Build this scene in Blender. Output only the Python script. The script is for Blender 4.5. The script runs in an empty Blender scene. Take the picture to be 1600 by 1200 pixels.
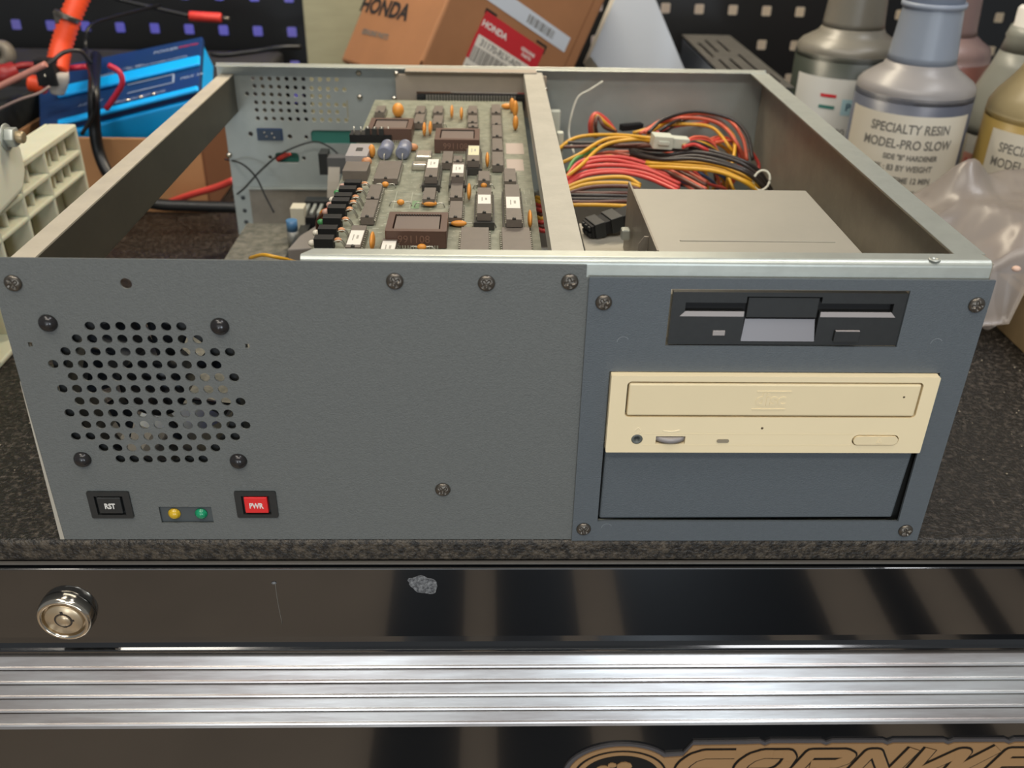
import bpy, bmesh, math, random
from mathutils import Vector, Matrix, Euler, noise
random.seed(7)
S = 0.001            # everything below is written in millimetres
C = bpy.context.scene.collection
scn = bpy.context.scene

# ------------------------------------------------------------------ camera
FPX = 1468.0
CAM = Vector((207.35, -369.8, 303.7)); PIT, YAW, ROL = 0.524622, 0.0338086, 0.021416
_fw = Vector((math.sin(YAW)*math.cos(PIT), math.cos(YAW)*math.cos(PIT), -math.sin(PIT)))
_r = Vector((math.cos(YAW), -math.sin(YAW), 0)); _u = _r.cross(_fw)
_R = math.cos(ROL)*_r + math.sin(ROL)*_u; _U = -math.sin(ROL)*_r + math.cos(ROL)*_u
cam_d = bpy.data.cameras.new('camera'); cam = bpy.data.objects.new('camera', cam_d); C.objects.link(cam)
cam_d.sensor_fit = 'HORIZONTAL'; cam_d.sensor_width = 36; cam_d.lens = 36*FPX/1600; cam_d.clip_start = .01; cam_d.clip_end = 50
m4 = Matrix((_R, _U, -_fw)).transposed().to_4x4(); m4.translation = CAM*S; cam.matrix_world = m4
cam_d.dof.use_dof = True; cam_d.dof.focus_distance = .47; cam_d.dof.aperture_fstop = 10
scn.camera = cam

def W(px, py, ax, v):
    "the place (mm) seen at a pixel, on the plane ax = v"
    d = _fw + _R*((px-800)/FPX) - _U*((py-600)/FPX); i = 'xyz'.index(ax)
    return CAM + d*((v-CAM[i])/d[i])

# ------------------------------------------------------------------ light
scn.view_settings.view_transform = 'Standard'; scn.view_settings.look = 'None'
scn.view_settings.gamma = 1; scn.view_settings.use_curve_mapping = False
scn.view_settings.exposure = -0.12
wld = bpy.data.worlds.new('world'); scn.world = wld; wld.use_nodes = True
bg = wld.node_tree.nodes['Background']; bg.inputs[0].default_value = (.80, .84, .88, 1); bg.inputs[1].default_value = .26
def area(name, loc, to, sx, sy, power, col):
    l = bpy.data.lights.new(name, 'AREA'); l.shape = 'RECTANGLE'; l.size = sx; l.size_y = sy; l.energy = power; l.color = col
    o = bpy.data.objects.new(name, l); C.objects.link(o); o.location = loc
    o.rotation_euler = (Vector(to)-Vector(loc)).to_track_quat('-Z', 'Y').to_euler(); return o
area('ceiling_lamp', (-.45, -.35, 1.75), (.15, .25, 0), 1.2, .25, 13, (1, .93, .82))
area('ceiling_lamp', (1.00, -.10, 1.75), (.35, .25, 0), 1.2, .25, 12, (.97, .97, 1))
area('floor_fill_light', (.2, -1.2, 1.6), (.2, -1.3, -.9), 1.4, .3, 21, (1, .93, .82))  # added fill: brightens the unseen floor mirrored in the drawer paint
area('pull_fill_light', (.2, -3.6, .30), (.2, 0, 0), 3.4, 1.3, 19, (.92, .96, 1))  # added large fill behind the camera, for the aluminium pull to reflect
area('work_lamp', (.80, -2.4, -.16), (.35, 0, -.09), .22, .3, 9, (.78, .89, 1))
area('work_lamp', (-.24, -2.4, -.16), (.1, 0, -.09), .22, .3, 5, (.86, .93, 1))

# ------------------------------------------------------------------ materials
def lin(c):
    c = [x/255 for x in c]; return tuple(x/12.92 if x <= .04045 else ((x+.055)/1.055)**2.4 for x in c)
MATS = {}
def mat(name, rgb, rough=.5, metal=0.0, var=0.0, vs=60, bump=0.0, bs=400, rgb2=None, alpha=1.0, spec=None, coat=0, trans=0, sss=0, stretch=None, ramp=(.36, .66)):
    if name in MATS: return MATS[name]
    m = bpy.data.materials.new(name); m.use_nodes = True; nt = m.node_tree; b = nt.nodes['Principled BSDF']
    col = lin(rgb); b.inputs['Base Color'].default_value = (*col, 1); b.inputs['Roughness'].default_value = rough; b.inputs['Metallic'].default_value = metal
    if spec is not None: b.inputs['Specular IOR Level'].default_value = spec
    b.inputs['Coat Weight'].default_value = coat; b.inputs['Transmission Weight'].default_value = trans
    b.inputs['Alpha'].default_value = alpha
    if sss: b.inputs['Subsurface Weight'].default_value = sss; b.inputs['Subsurface Scale'].default_value = .01
    tc = nt.nodes.new('ShaderNodeTexCoord'); mp = nt.nodes.new('ShaderNodeMapping'); nt.links.new(tc.outputs['Object'], mp.inputs[0])
    if stretch: mp.inputs['Scale'].default_value = stretch
    if var or rgb2:
        n = nt.nodes.new('ShaderNodeTexNoise'); n.inputs['Scale'].default_value = vs; n.inputs['Detail'].default_value = 6; n.inputs['Roughness'].default_value = .65
        nt.links.new(mp.outputs[0], n.inputs[0])
        r = nt.nodes.new('ShaderNodeValToRGB'); nt.links.new(n.outputs[0], r.inputs[0])
        r.color_ramp.elements[0].position = ramp[0]; r.color_ramp.elements[1].position = ramp[1]
        c2 = lin(rgb2) if rgb2 else tuple(x*(1-var) for x in col); c1 = col if rgb2 else tuple(min(1, x*(1+var)) for x in col)
        r.color_ramp.elements[0].color = (*c2, 1); r.color_ramp.elements[1].color = (*c1, 1)
        nt.links.new(r.outputs[0], b.inputs['Base Color'])
    if bump:
        n2 = nt.nodes.new('ShaderNodeTexNoise'); n2.inputs['Scale'].default_value = bs; n2.inputs['Detail'].default_value = 4
        nt.links.new(mp.outputs[0], n2.inputs[0])
        bp = nt.nodes.new('ShaderNodeBump'); bp.inputs['Strength'].default_value = bump; bp.inputs['Distance'].default_value = .001
        nt.links.new(n2.outputs[0], bp.inputs['Height']); nt.links.new(bp.outputs[0], b.inputs['Normal'])
    MATS[name] = m; return m
slate = mat('slate_paint', (101, 104, 102), .55, 0, .05, 500, .35, 1500)
slate2 = mat('slate_cover_paint', (87, 94, 99), .5, 0, .04, 500, .3, 1500)
galv = mat('galvanized_steel', (186, 190, 182), .38, .55, .05, 90, .05, 300)
galv_w = mat('galvanized_top', (206, 196, 176), .5, .3, .06, 60, .1, 600)
galv_b = mat('galvanized_wall', (168, 175, 172), .42, .35, .07, 25, .03, 300)
galv_k = mat('tarnished_steel', (142, 134, 122), .45, .35, .14, 40, .05, 300)
cagem = mat('cage_steel', (168, 163, 150), .45, .25, .03, 25)
taupe = mat('bracket_steel', (170, 158, 143), .45, .3, .05, 40)
beige = mat('beige_plastic', (240, 223, 184), .42, 0, .02, 12)
beige2 = mat('beige_tray', (234, 217, 178), .42, 0, .02, 12)
groove = mat('beige_gap', (96, 82, 60), .7)
blackp = mat('black_plastic', (36, 38, 38), .42, 0, .1, 300)
blackd = mat('deep_black', (10, 10, 11), .7)
greyflap = mat('grey_plastic', (128, 126, 130), .35)
paleg = mat('pale_grey_plastic', (160, 154, 152), .4)
redp = mat('red_button', (222, 40, 42), .35)
whitei = mat('white_ink', (225, 222, 215), .6)
inkk = mat('black_ink', (40, 34, 30), .7)
inkg = mat('grey_ink', (112, 108, 100), .7); inkl = mat('faint_ink', (168, 162, 150), .7)
steel = mat('screw_steel', (104, 98, 90), .34, .8, .1, 300)
darkst = mat('rivet_black', (42, 40, 40), .22, .2)
chrome = mat('chrome', (215, 205, 188), .14, 1)
brassm = mat('lock_face', (196, 176, 146), .3, .7)
pcb = mat('circuit_board_green', (112, 115, 98), .45, 0, .1, 160, 0, 1, (142, 142, 124))
chipm = mat('chip_plastic', (110, 101, 92), .45, 0, .05, 200)
chipd = mat('chip_dark', (62, 60, 56), .45)
sockm = mat('brown_socket', (92, 68, 58), .45)
sockt = mat('brown_chip_top', (112, 98, 90), .45)
pinm = mat('tin_pin', (190, 186, 172), .3, .7)
orange = mat('orange_capacitor', (226, 150, 62), .4)
beadm = mat('tan_bead', (206, 144, 98), .45)
bluec = mat('blue_grey_sleeve', (122, 126, 142), .4)
labelw = mat('white_label', (228, 222, 210), .6)
labely = mat('cream_label', (214, 208, 172), .6)
pinkm = mat('pinkish_silk', (176, 160, 148), .6)
goldp = mat('gold_contact', (190, 160, 110), .35, .6)
worktopm = mat('worktop_liner', (92, 84, 76), .34, 0, 0, 330, 1.0, 620, (20, 18, 16), ramp=(.5, .72))  # pale speckle puts the liner's small highlights into the colour
worktope = mat('worktop_edge', (96, 86, 72), .4, 0, 0, 300, 1.0, 650, (26, 23, 19), ramp=(.42, .75))
gloss = mat('gloss_black_paint', (9, 11, 14), .10, 0, spec=1.0, coat=1.0)
gloss2 = mat('gloss_black_drawer', (12, 13, 15), .12, 0, spec=1.0, coat=.8)
trimm = mat('polished_aluminium', (226, 226, 224), .30, .88, .0, 26, .04, 120, (176, 168, 164), stretch=(.22, 1, 2.2))
bronze = mat('bronze_emblem', (176, 138, 96), .4, .15)
emblack = mat('emblem_black', (20, 20, 20), .35)
emgrey = mat('emblem_rim', (84, 82, 84), .4)
card = mat('cardboard', (164, 114, 76), .75, 0, .06, 18)
cardd = mat('carton_cardboard', (178, 130, 86), .75, 0, .05, 14)  # paler brown board of the low open carton
cardin = mat('cardboard_edge', (112, 70, 42), .85)
redl = mat('red_label_ink', (200, 44, 52), .5)
paper = mat('white_paper', (206, 212, 220), .6)
paperc = mat('paper_edge', (226, 220, 206), .6)
olive = mat('pale_olive_board', (158, 154, 126), .7, 0, .05, 30, stretch=(1, 1, 5))
pegm = mat('pegboard_black', (8, 9, 11), .5)
cyan = mat('cyan_anodised', (14, 176, 255), .35, .0, spec=.6)
navy = mat('navy_label', (20, 52, 98), .4)
navy2 = mat('navy_side', (14, 24, 44), .5)
cream = mat('cream_plastic', (206, 204, 178), .5, 0, .04, 20, sss=.15)
wallcream = mat('cream_wall', (226, 214, 190), .8)
greydark = mat('dusty_dark_grey', (62, 60, 56), .65, 0, .2, 30)
rubber = mat('black_rubber', (16, 17, 18), .4)
concrete = mat('concrete_floor', (176, 158, 138), .8, 0, .1, 4)
def wm(n, c): return mat('wire_'+n, c, .38)
w_red, w_org, w_yel, w_blk, w_grn, w_brn, w_vio, w_blu = wm('red', (206, 70, 62)), wm('salmon', (216, 104, 78)), wm('yellow', (214, 160, 44)), wm('black', (52, 46, 44)), wm('green', (84, 142, 76)), wm('brown', (96, 58, 46)), wm('violet', (76, 60, 96)), wm('blue', (54, 72, 104))

# ------------------------------------------------------------------ mesh helpers (mm)
class MB:
    def __init__(s): s.bm = bmesh.new(); s.mats = []; s.cur = 0
    def m(s, material):
        if material not in s.mats: s.mats.append(material)
        s.cur = s.mats.index(material); return s
    def face(s, vs, smooth=False):
        try:
            f = s.bm.faces.new(vs); f.material_index = s.cur; f.smooth = smooth; return f
        except ValueError: return None
    def hexa(s, p):       # 8 corners: bottom ring 0-3, top ring 4-7
        v = [s.bm.verts.new(Vector(q)) for q in p]
        for a in ((3, 2, 1, 0), (4, 5, 6, 7), (0, 1, 5, 4), (1, 2, 6, 5), (2, 3, 7, 6), (3, 0, 4, 7)): s.face([v[i] for i in a])
        return s
    def box(s, x0, x1, y0, y1, z0, z1, M=None):
        p = [(x0, y0, z0), (x1, y0, z0), (x1, y1, z0), (x0, y1, z0), (x0, y0, z1), (x1, y0, z1), (x1, y1, z1), (x0, y1, z1)]
        if M: p = [M @ Vector(q) for q in p]
        return s.hexa(p)
    def prism(s, pts, axis, a, b, smooth=False):   # closed polygon (2D) pushed along an axis
        def P(u, v, t): return {'x': (t, u, v), 'y': (u, t, v), 'z': (u, v, t)}[axis]
        A = [s.bm.verts.new(P(u, v, a)) for u, v in pts]; B = [s.bm.verts.new(P(u, v, b)) for u, v in pts]
        n = len(pts); s.face(A[::-1]); s.face(B)
        for i in range(n): s.face([A[i], A[(i+1) % n], B[(i+1) % n], B[i]], smooth)
        return s
    def rings(s, rs, caps=True, smooth=True):
        R = [[s.bm.verts.new(q) for q in r] for r in rs]; n = len(R[0])
        for a, b in zip(R, R[1:]):
            for i in range(n): s.face([a[i], a[(i+1) % n], b[(i+1) % n], b[i]], smooth)
        if caps: s.face(R[0][::-1]); s.face(R[-1])
        return s
    def lathe(s, prof, c, axis=Vector((0, 0, 1)), n=32, squash=1.0):   # prof = (radius, distance along axis)
        axis = Vector(axis).normalized(); q = axis.to_track_quat('Z', 'Y'); c = Vector(c)
        return s.rings([[c + q @ Vector((max(r, .01)*math.cos(2*math.pi*i/n), max(r, .01)*squash*math.sin(2*math.pi*i/n), h)) for i in range(n)] for r, h in prof])
    def cyl(s, a, b, r, n=16, r2=None):
        a = Vector(a); b = Vector(b); return s.lathe([(r, 0), (r2 if r2 is not None else r, (b-a).length)], a, b-a, n)
    def tube(s, pts, r, n=8, sub=6, ripple=0, pitch=0):
        pts = [Vector(p) for p in pts]; P = []
        if len(pts) > 2:
            q = [pts[0]*2-pts[1]] + pts + [pts[-1]*2-pts[-2]]
            for i in range(1, len(q)-2):
                for k in range(sub):
                    t = k/sub; a, b, c, d = q[i-1], q[i], q[i+1], q[i+2]
                    P.append(.5*((2*b)+(c-a)*t+(2*a-5*b+4*c-d)*t*t+(3*b-a-3*c+d)*t**3))
            P.append(pts[-1])
        else: P = pts
        if ripple:
            Q = []
            for a, b in zip(P, P[1:]):
                k = max(1, int((b-a).length/pitch*2))
                Q += [a.lerp(b, j/k) for j in range(k)]
            P = Q + [P[-1]]
        rs = []; up = None
        for i, p in enumerate(P):
            t = (P[min(i+1, len(P)-1)]-P[max(i-1, 0)]).normalized()
            if up is None: up = t.orthogonal().normalized()
            up = (up - t*up.dot(t)).normalized(); sd = t.cross(up); rr = r + (ripple*(i % 2) if ripple else 0)
            rs.append([p + up*rr*math.cos(2*math.pi*j/n) + sd*rr*math.sin(2*math.pi*j/n) for j in range(n)])
        return s.rings(rs)
    def ell(s, c, rx, ry, rz, n=12, k=7):
        c = Vector(c)
        return s.rings([[c+Vector((rx*math.sin(a)*math.cos(2*math.pi*i/n), ry*math.sin(a)*math.sin(2*math.pi*i/n), -rz*math.cos(a))) for i in range(n)] for a in [math.pi*(.03+.94*j/k) for j in range(k+1)]])
    def mesh(s, me, M, smooth=False):      # append a mesh through a matrix
        vs = [s.bm.verts.new(M @ v.co) for v in me.vertices]
        for p in me.polygons: s.face([vs[i] for i in p.vertices], smooth)
        return s
    def build(s, name, material=None, parent=None, bevel=0, seg=2, smooth=False, weld=False):
        if material is not None and not s.mats: s.mats = [material]
        if weld: bmesh.ops.remove_doubles(s.bm, verts=s.bm.verts, dist=.001)
        bmesh.ops.recalc_face_normals(s.bm, faces=s.bm.faces)
        xs = [v.co for v in s.bm.verts]
        lo = Vector([min(v[i] for v in xs) for i in range(3)]); hi = Vector([max(v[i] for v in xs) for i in range(3)]); c = (lo+hi)/2
        for v in s.bm.verts: v.co = (v.co-c)*S
        me = bpy.data.meshes.new(name); s.bm.to_mesh(me); s.bm.free()
        for m_ in s.mats: me.materials.append(m_)
        o = bpy.data.objects.new(name, me); C.objects.link(o); put(o, c*S, parent)
        if smooth:
            for p in me.polygons: p.use_smooth = True
        if bevel:
            b = o.modifiers.new('bevel', 'BEVEL'); b.width = bevel*S; b.segments = seg; b.limit_method = 'ANGLE'; b.angle_limit = math.radians(40)
        return o
WL = {}
def put(o, loc, parent):
    WL[o] = loc.copy()
    if parent: o.parent = parent; o.location = loc - WL[parent]
    else: o.location = loc
def thing(name, label, cat, loc, group=None):
    o = bpy.data.objects.new(name, None); C.objects.link(o); o.empty_display_size = .02; put(o, Vector(loc)*S, None); tag(o, label, cat, group); return o
def tag(o, label, cat=None, group=None, kind=None):
    if label: o['label'] = label
    if cat: o['category'] = cat
    if group: o['group'] = group
    if kind: o['kind'] = kind
    return o
def curve_mesh(cu):
    o = bpy.data.objects.new('tmp', cu); C.objects.link(o); bpy.context.view_layer.update()
    dg = bpy.context.evaluated_depsgraph_get(); me = bpy.data.meshes.new_from_object(o.evaluated_get(dg))
    bpy.data.objects.remove(o); return me
def sheet(outline, holes, t):        # flat plate in its own xy plane, thickness along z, centred on z = 0
    cu = bpy.data.curves.new('c', 'CURVE'); cu.dimensions = '2D'; cu.fill_mode = 'BOTH'; cu.extrude = t/2
    for pts in [outline]+holes:
        sp = cu.splines.new('POLY'); sp.points.add(len(pts)-1); sp.use_cyclic_u = True
        for p, (x, y) in zip(sp.points, pts): p.co = (x, y, 0, 1)
    return curve_mesh(cu)
XZ = lambda y: Matrix(((1, 0, 0, 0), (0, 0, -1, y), (0, 1, 0, 0), (0, 0, 0, 1)))     # sheet stands up, faces -y
YZ = lambda x: Matrix(((0, 0, 1, x), (1, 0, 0, 0), (0, 1, 0, 0), (0, 0, 0, 1)))
def rect(x0, x1, y0, y1): return [(x0, y0), (x1, y0), (x1, y1), (x0, y1)]
def circ(x, y, r, n=16, ry=None): return [(x+r*math.cos(2*math.pi*i/n), y+(ry or r)*math.sin(2*math.pi*i/n)) for i in range(n)]
def rrect(x0, x1, y0, y1, r, n=4):
    o = []
    for cx, cy, a in ((x1-r, y1-r, 0), (x0+r, y1-r, 90), (x0+r, y0+r, 180), (x1-r, y0+r, 270)):
        o += [(cx+r*math.cos(math.radians(a+90*k/n)), cy+r*math.sin(math.radians(a+90*k/n))) for k in range(n+1)]
    return o
def text_mesh(txt, size, t=.1, sx=1.0, bold=0.0, align='CENTER', space=1.0):
    cu = bpy.data.curves.new('t', 'FONT'); cu.body = txt; cu.size = size; cu.extrude = t; cu.align_x = align; cu.align_y = 'CENTER'
    cu.offset = bold; cu.space_character = space; cu.resolution_u = 3
    me = curve_mesh(cu)
    for v in me.vertices: v.co.x *= sx
    return me
def letter(mb, txt, size, M, t=.1, sx=1.0, bold=0.0, align='CENTER', space=1.0):
    return mb.mesh(text_mesh(txt, size, t, sx, bold, align, space), M)

# ------------------------------------------------------------------ setting
o = MB().box(-2500, 3000, -3200, 900, -905, -900).build('floor', concrete); tag(o, None, kind='structure')
o = MB().box(-2500, 3000, 1010, 1030, -900, 1400).build('wall_back', wallcream); tag(o, None, kind='structure')
# two added fill lights brighten the wall seen through the pegboard's square holes
area('wall_fill_light', (.62, .88, .62), (.52, 1.01, .12), 1.3, .05, 15, (1, .87, .66))
area('wall_fill_light', (-.22, .88, .45), (-.2, 1.01, .14), .4, .05, 4, (.03, .06, 1))

# ------------------------------------------------------------------ tool chest and worktop
chest = thing('tool_chest', 'gloss black tool chest with ribbed aluminium drawer pull and bronze emblem, under the worktop', 'tool chest', (215, 350, -900))
b = MB().box(-520, 950, 2, 760, -840, -16); b.build('cabinet_body', gloss2, chest, 2)
# upper drawer face: nearly flat sheet that rolls outward at its lower lip
prof = [(0, -15.5), (-5.2, -15.5), (-5.2, -30), (-5.2, -62), (-5.6, -65.5), (-7.2, -67.4), (-9, -68), (-9, -70), (0, -70)]
MB().prism(prof, 'x', -500, 930).build('top_drawer_front', gloss, chest, .4)
MB().box(-500, 930, -5, 2, -330, -72).build('lower_drawer_front', gloss2, chest, 1)
MB().box(-519, 949, -2, 2, -840, -334).build('bottom_drawer_front', gloss2, chest, 1)
# ribbed aluminium pull: slopes outwards towards its bottom
A = Vector((-9.2, -70.5)); B = Vector((-23, -108.5)); nrm = Vector((-(A-B).y, (A-B).x)).normalized()
if nrm.x > 0: nrm = -nrm
pr = []; N = 5
for k in range(N):
    t0, t1 = k/N, (k+1)/N
    for t, h in ((t0+.004, -.9), (t0+.014, .9), (t0+.026, 1.05), (t1-.05, .9), (t1-.04, 1.7), (t1-.016, 1.8), (t1-.004, -.9)):
        q = A.lerp(B, t)+nrm*h; pr.append((q.x, q.y))
pr += [(-23.5, -110.5), (-21, -111.5), (-5.2, -111.5), (-5.2, -70.2)]
MB().prism(pr, 'x', -500, 930).build('drawer_pull', trimm, chest)
# round key lock
L = W(106, 957, 'y', -5.2); d = Vector((0, -1, 0))
lk = MB().lathe([(14.2, 0), (14.2, 1), (13.8, 4.6), (13.2, 6), (12.2, 6.5), (11.2, 6.3), (10.8, 5.4), (10.7, 3)], L, d, 40).build('lock', chrome, chest)
MB().m(brassm).lathe([(9.6, 0), (9.6, 5.2), (9.1, 5.8), (0, 5.8)], L, d, 32).build('lock_cylinder', None, lk)
b = MB().m(inkk); c = L+d*5.9
b.rings([[c+Vector((r*math.cos(2*math.pi*i/24), 0, r*math.sin(2*math.pi*i/24))) for i in range(24)] for r in (4.6, 3.9)], False)
b.box(c.x-.7, c.x+.7, c.y-.02, c.y+.1, c.z+4.2, c.z+6).box(c.x+3.6, c.x+5.4, c.y-.02, c.y+.1, c.z-.6, c.z+.6).box(c.x-.9, c.x+.9, c.y-.04, c.y+.1, c.z-4.8, c.z-3.3)
b.m(brassm).lathe([(3.8, 0), (3.4, .5), (0, .7)], c, d, 20); b.build('keyway', None, lk)
# scuffed spot with torn sticker residue, small chip
scuff = mat('sticker_residue', (136, 138, 140), .6, 0, 0, 500, .8, 500, (50, 52, 56))
c = W(661, 913, 'y', -5.3); pts = []
for k in range(26):
    a = 2*math.pi*k/26; rr = 6.6*(1+.32*noise.noise(Vector((math.cos(a)*1.7, math.sin(a)*1.7, 3))))
    pts.append((c.x+rr*math.cos(a)*1.1+math.sin(a)*-1.8, c.z+rr*math.sin(a)*.85))
MB().mesh(sheet(pts, [], .25), XZ(-5.3)).build('sticker_residue', scuff, chest)
MB().tube([W(430, 912, 'y', -5.3), W(434, 940, 'y', -5.3), W(441, 975, 'y', -5.4)], .16, 5).build('scratch', inkg, chest)
MB().ell(W(428, 911, 'y', -5.4), 1.3, .3, .9).build('paint_chip', scuff, chest)
# emblem: bronze outlined disc with a group of rounded shapes, then outlined letters
em = MB(); c0 = W(968, 1206, 'y', -5); ex, ez = c0.x, c0.z
def ring(mb, r0, r1, y0, y1, mt, sxx=1.28):
    mb.m(mt).mesh(sheet(circ(ex, ez, r1*sxx, 48, r1), [circ(ex, ez, r0*sxx, 48, r0)] if r0 else [], y1-y0), XZ((y0+y1)/2))
ring(em, 0, 26.3, -6.4, -5, emgrey)
ring(em, 0, 24.2, -7.2, -6.4, bronze); ring(em, 0, 21.6, -7.5, -7.2, emblack); ring(em, 0, 20.6, -7.9, -7.5, bronze); ring(em, 0, 18, -8.2, -7.9, emblack)
for dx, dz, rx, rz in ((-9.5, 7.5, 4.2, 2.6), (-5, 10.5, 2.6, 2), (1.5, 9.6, 4.6, 3.6), (-10.5, 3.2, 3.4, 2.6), (1.5, 3.6, 5.2, 3), (8.5, 1, 4, 4)):
    em.m(bronze).mesh(sheet(circ(ex+dx*1.1, ez+dz, rx, 9, rz), [], .8), XZ(-8.4))
base = []
emb = em.build('emblem_disc', None, chest)
LZ = W(1200, 1150, 'y', -5).z
lt = MB()
lz1 = W(1110, 1168, 'y', -7).z
x_l = W(1062, 1180, 'y', -7).x
out = [(ex+24, lz1-34), (ex+24, lz1-9), (x_l+2, lz1-8), (x_l+7, lz1+1.4), (x_l+38, lz1+1.8)]
for k in range(5): out += [(x_l+46+k*36, lz1+2.2), (x_l+49+k*36, lz1+.6), (x_l+52+k*36, lz1+2.4)]
out += [(x_l+290, lz1+3), (x_l+290, lz1-34)]
lt.m(emgrey).mesh(sheet([(x, z+2.6) for x, z in out], [], 1.2), XZ(-5.7))
lt.m(bronze).mesh(sheet(out, [], .8), XZ(-6.7))
def stroke(pts, hw, y, mt):
    lt.m(mt); k_ = [0]
    def off(): k_[0] += 1; return y-.012*k_[0]
    P2 = [Vector((a, b_)) for a, b_ in pts]
    for a, b_ in zip(P2, P2[1:]):
        d_ = (b_-a).normalized(); n_ = Vector((-d_.y, d_.x))*hw
        lt.mesh(sheet([tuple(v) for v in (a+n_, a-n_, b_-n_, b_+n_)], [], .3), XZ(off()))
    for a in P2[1:-1]: lt.mesh(sheet(circ(a.x, a.y, hw, 12), [], .3), XZ(off()))
def glyph(ch, x, w):
    h = 17.5; paths = {'C': [[(w, h), (7, h), (2, h-3), (0, h-8), (0, 6), (2, 1), (6, 0), (w-4, 0)]],
        'O': [[(w/2, h), (7, h), (2, h-3), (0, h-8), (0, 6), (3, 0), (w-5, 0), (w-1, 3), (w, 8), (w-1, h-3), (w-4, h), (w/2-.2, h)]],
        'R': [[(0, -3.4), (0, h), (w-5, h), (w-1, h-2), (w-1, h-6), (w-5, h-9), (5, h-9)], [(w-14, h-9), (w-2, -3.4)]],
        'N': [[(0, -3.4), (0, h), (4, h), (w-4, 0), (w, 0), (w, h+3.4)]], 'W': [[(0, h+3.4), (2, 0), (6, 0), (w*.5, h), (w*.5+3, h), (w*.62, 0), (w*.68, 0), (w, h+3.4)]],
        'E': [[(w, h), (0, h), (0, 0), (w, 0)], [(0, h/2), (w-4, h/2)]]}[ch]
    for pth in paths:
        q_ = [(x+a+b_*.45, lz1-22.6+b_) for a, b_ in pth]
        stroke(q_, 4.6, -7.25, emblack); stroke(q_, 3.4, -7.75, bronze)
xx = x_l-.5
for ch, w in (('C', 25), ('O', 25.5), ('R', 25), ('N', 24), ('W', 40), ('E', 25)):
    glyph(ch, xx, w); xx += w+9.6
lt.build('emblem_lettering', None, chest)
# worktop
wt = MB().m(worktopm).box(-620, 1100, -2.2, 800, -13.2, 0).build('worktop', None, None, 2.2, 3)
MB().box(-619, 1099, -3.0, -1.4, -14.6, -13.3).build('top_rim', mat('rim_grey', (120, 116, 110), .35, .5), chest)
rg = random.Random(4); b = MB().m(mat('crumb', (150, 140, 122), .6))
for k in range(260):
    x = rg.choice((rg.uniform(-150, -6), rg.uniform(440, 640))); y = rg.uniform(2, 330); r_ = rg.uniform(.25, .7); b.ell((x, y, r_*.6), r_, r_, r_*.7, 6, 4)
o = b.build('grit'); tag(o, 'pale crumbs and grit scattered over the black worktop', 'grit', kind='stuff')
wt.data.materials.append(worktope)
for p in wt.data.polygons:
    if p.normal.y < -.5: p.material_index = 1
tag(wt, 'black textured worktop liner with worn front edge on the tool chest', 'worktop')

# ------------------------------------------------------------------ the computer
pc = thing('desktop_computer', 'open slate grey rackmount computer case with exposed circuit board and cream disc drive', 'computer', (213, 190, 0))
GR = [(36.2, 75.5, 7, 118.0), (29.4, 81.7, 9, 111.8), (23.1, 94.8, 12, 105.5), (16.4, 88, 12, 99.1), (23.6, 95, 12, 92.7), (17.6, 89.2, 12, 86.4),
      (23.9, 96.3, 12, 80.0), (18.0, 90.0, 12, 73.6), (24.3, 97.0, 12, 67.3), (18.2, 91.4, 12, 60.9), (29.6, 81.4, 9, 54.6), (36.2, 74.8, 7, 48.2)]
holes = [circ(a+(b_-a)*k/(n-1), z, 2.25, 14) for a, b_, n, z in GR for k in range(n)]
holes += [circ(55.5, 138.3, 2.5, 16), rect(49.2, 74.6, 10.2, 20.2), rect(17, 36.4, 14.2, 29.4), rect(87.3, 106.4, 14.6, 29.6), rect(262, 416, 11.5, 99), rect(285.5, 393, 109.5, 139)]
holes += [rect(7.8, 9.6, 107.8, 110), rect(102, 103.8, 107.6, 109.8)]
out = [(0, 0), (426, 0), (426, 142.5), (250.6, 142.5), (250.6, 148.4), (128, 149.2), (0, 149.6)]
fp = MB().mesh(sheet(out, holes, .8), XZ(-.4)).build('front_panel', slate, pc)
edge = mat('worn_edge', (176, 170, 156), .5)
MB().prism([(-.1, 90), (-.3, 90), (-2.2, 0), (-.1, 0)], 'y', -.9, 10).build('side_return', edge, pc)
# printed-off marks beside the indicator window
# bay cover
bayout = [(251.4, .1), (300, .1), (380, .1), (427, .1), (427.6, 143.2), (251.8, 143.2)]
bc = MB().mesh(sheet(bayout, [rect(287.4, 391.4, 110.6, 138.2), rect(263.6, 414.6, 12.2, 97.6)], 1.3), XZ(-1.45)).build('bay_cover', slate2, pc, .25)
dimple = mat('dimple_edge', (128, 134, 138), .5)
for x, z in ((268.5, 112.5), (409, 112.5), (268.5, 8.2)):
    b = MB(); rs = []
    for r in (2.5, 2.75): rs.append([Vector((x+r*math.cos(math.radians(30+150*i/14)), -2.16, z+r*math.sin(math.radians(30+150*i/14)))) for i in range(15)])
    for i in range(14): b.face([b.bm.verts.new(q) for q in (rs[0][i], rs[0][i+1], rs[1][i+1], rs[1][i])])
    b.build('dimple', dimple, bc)
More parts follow.
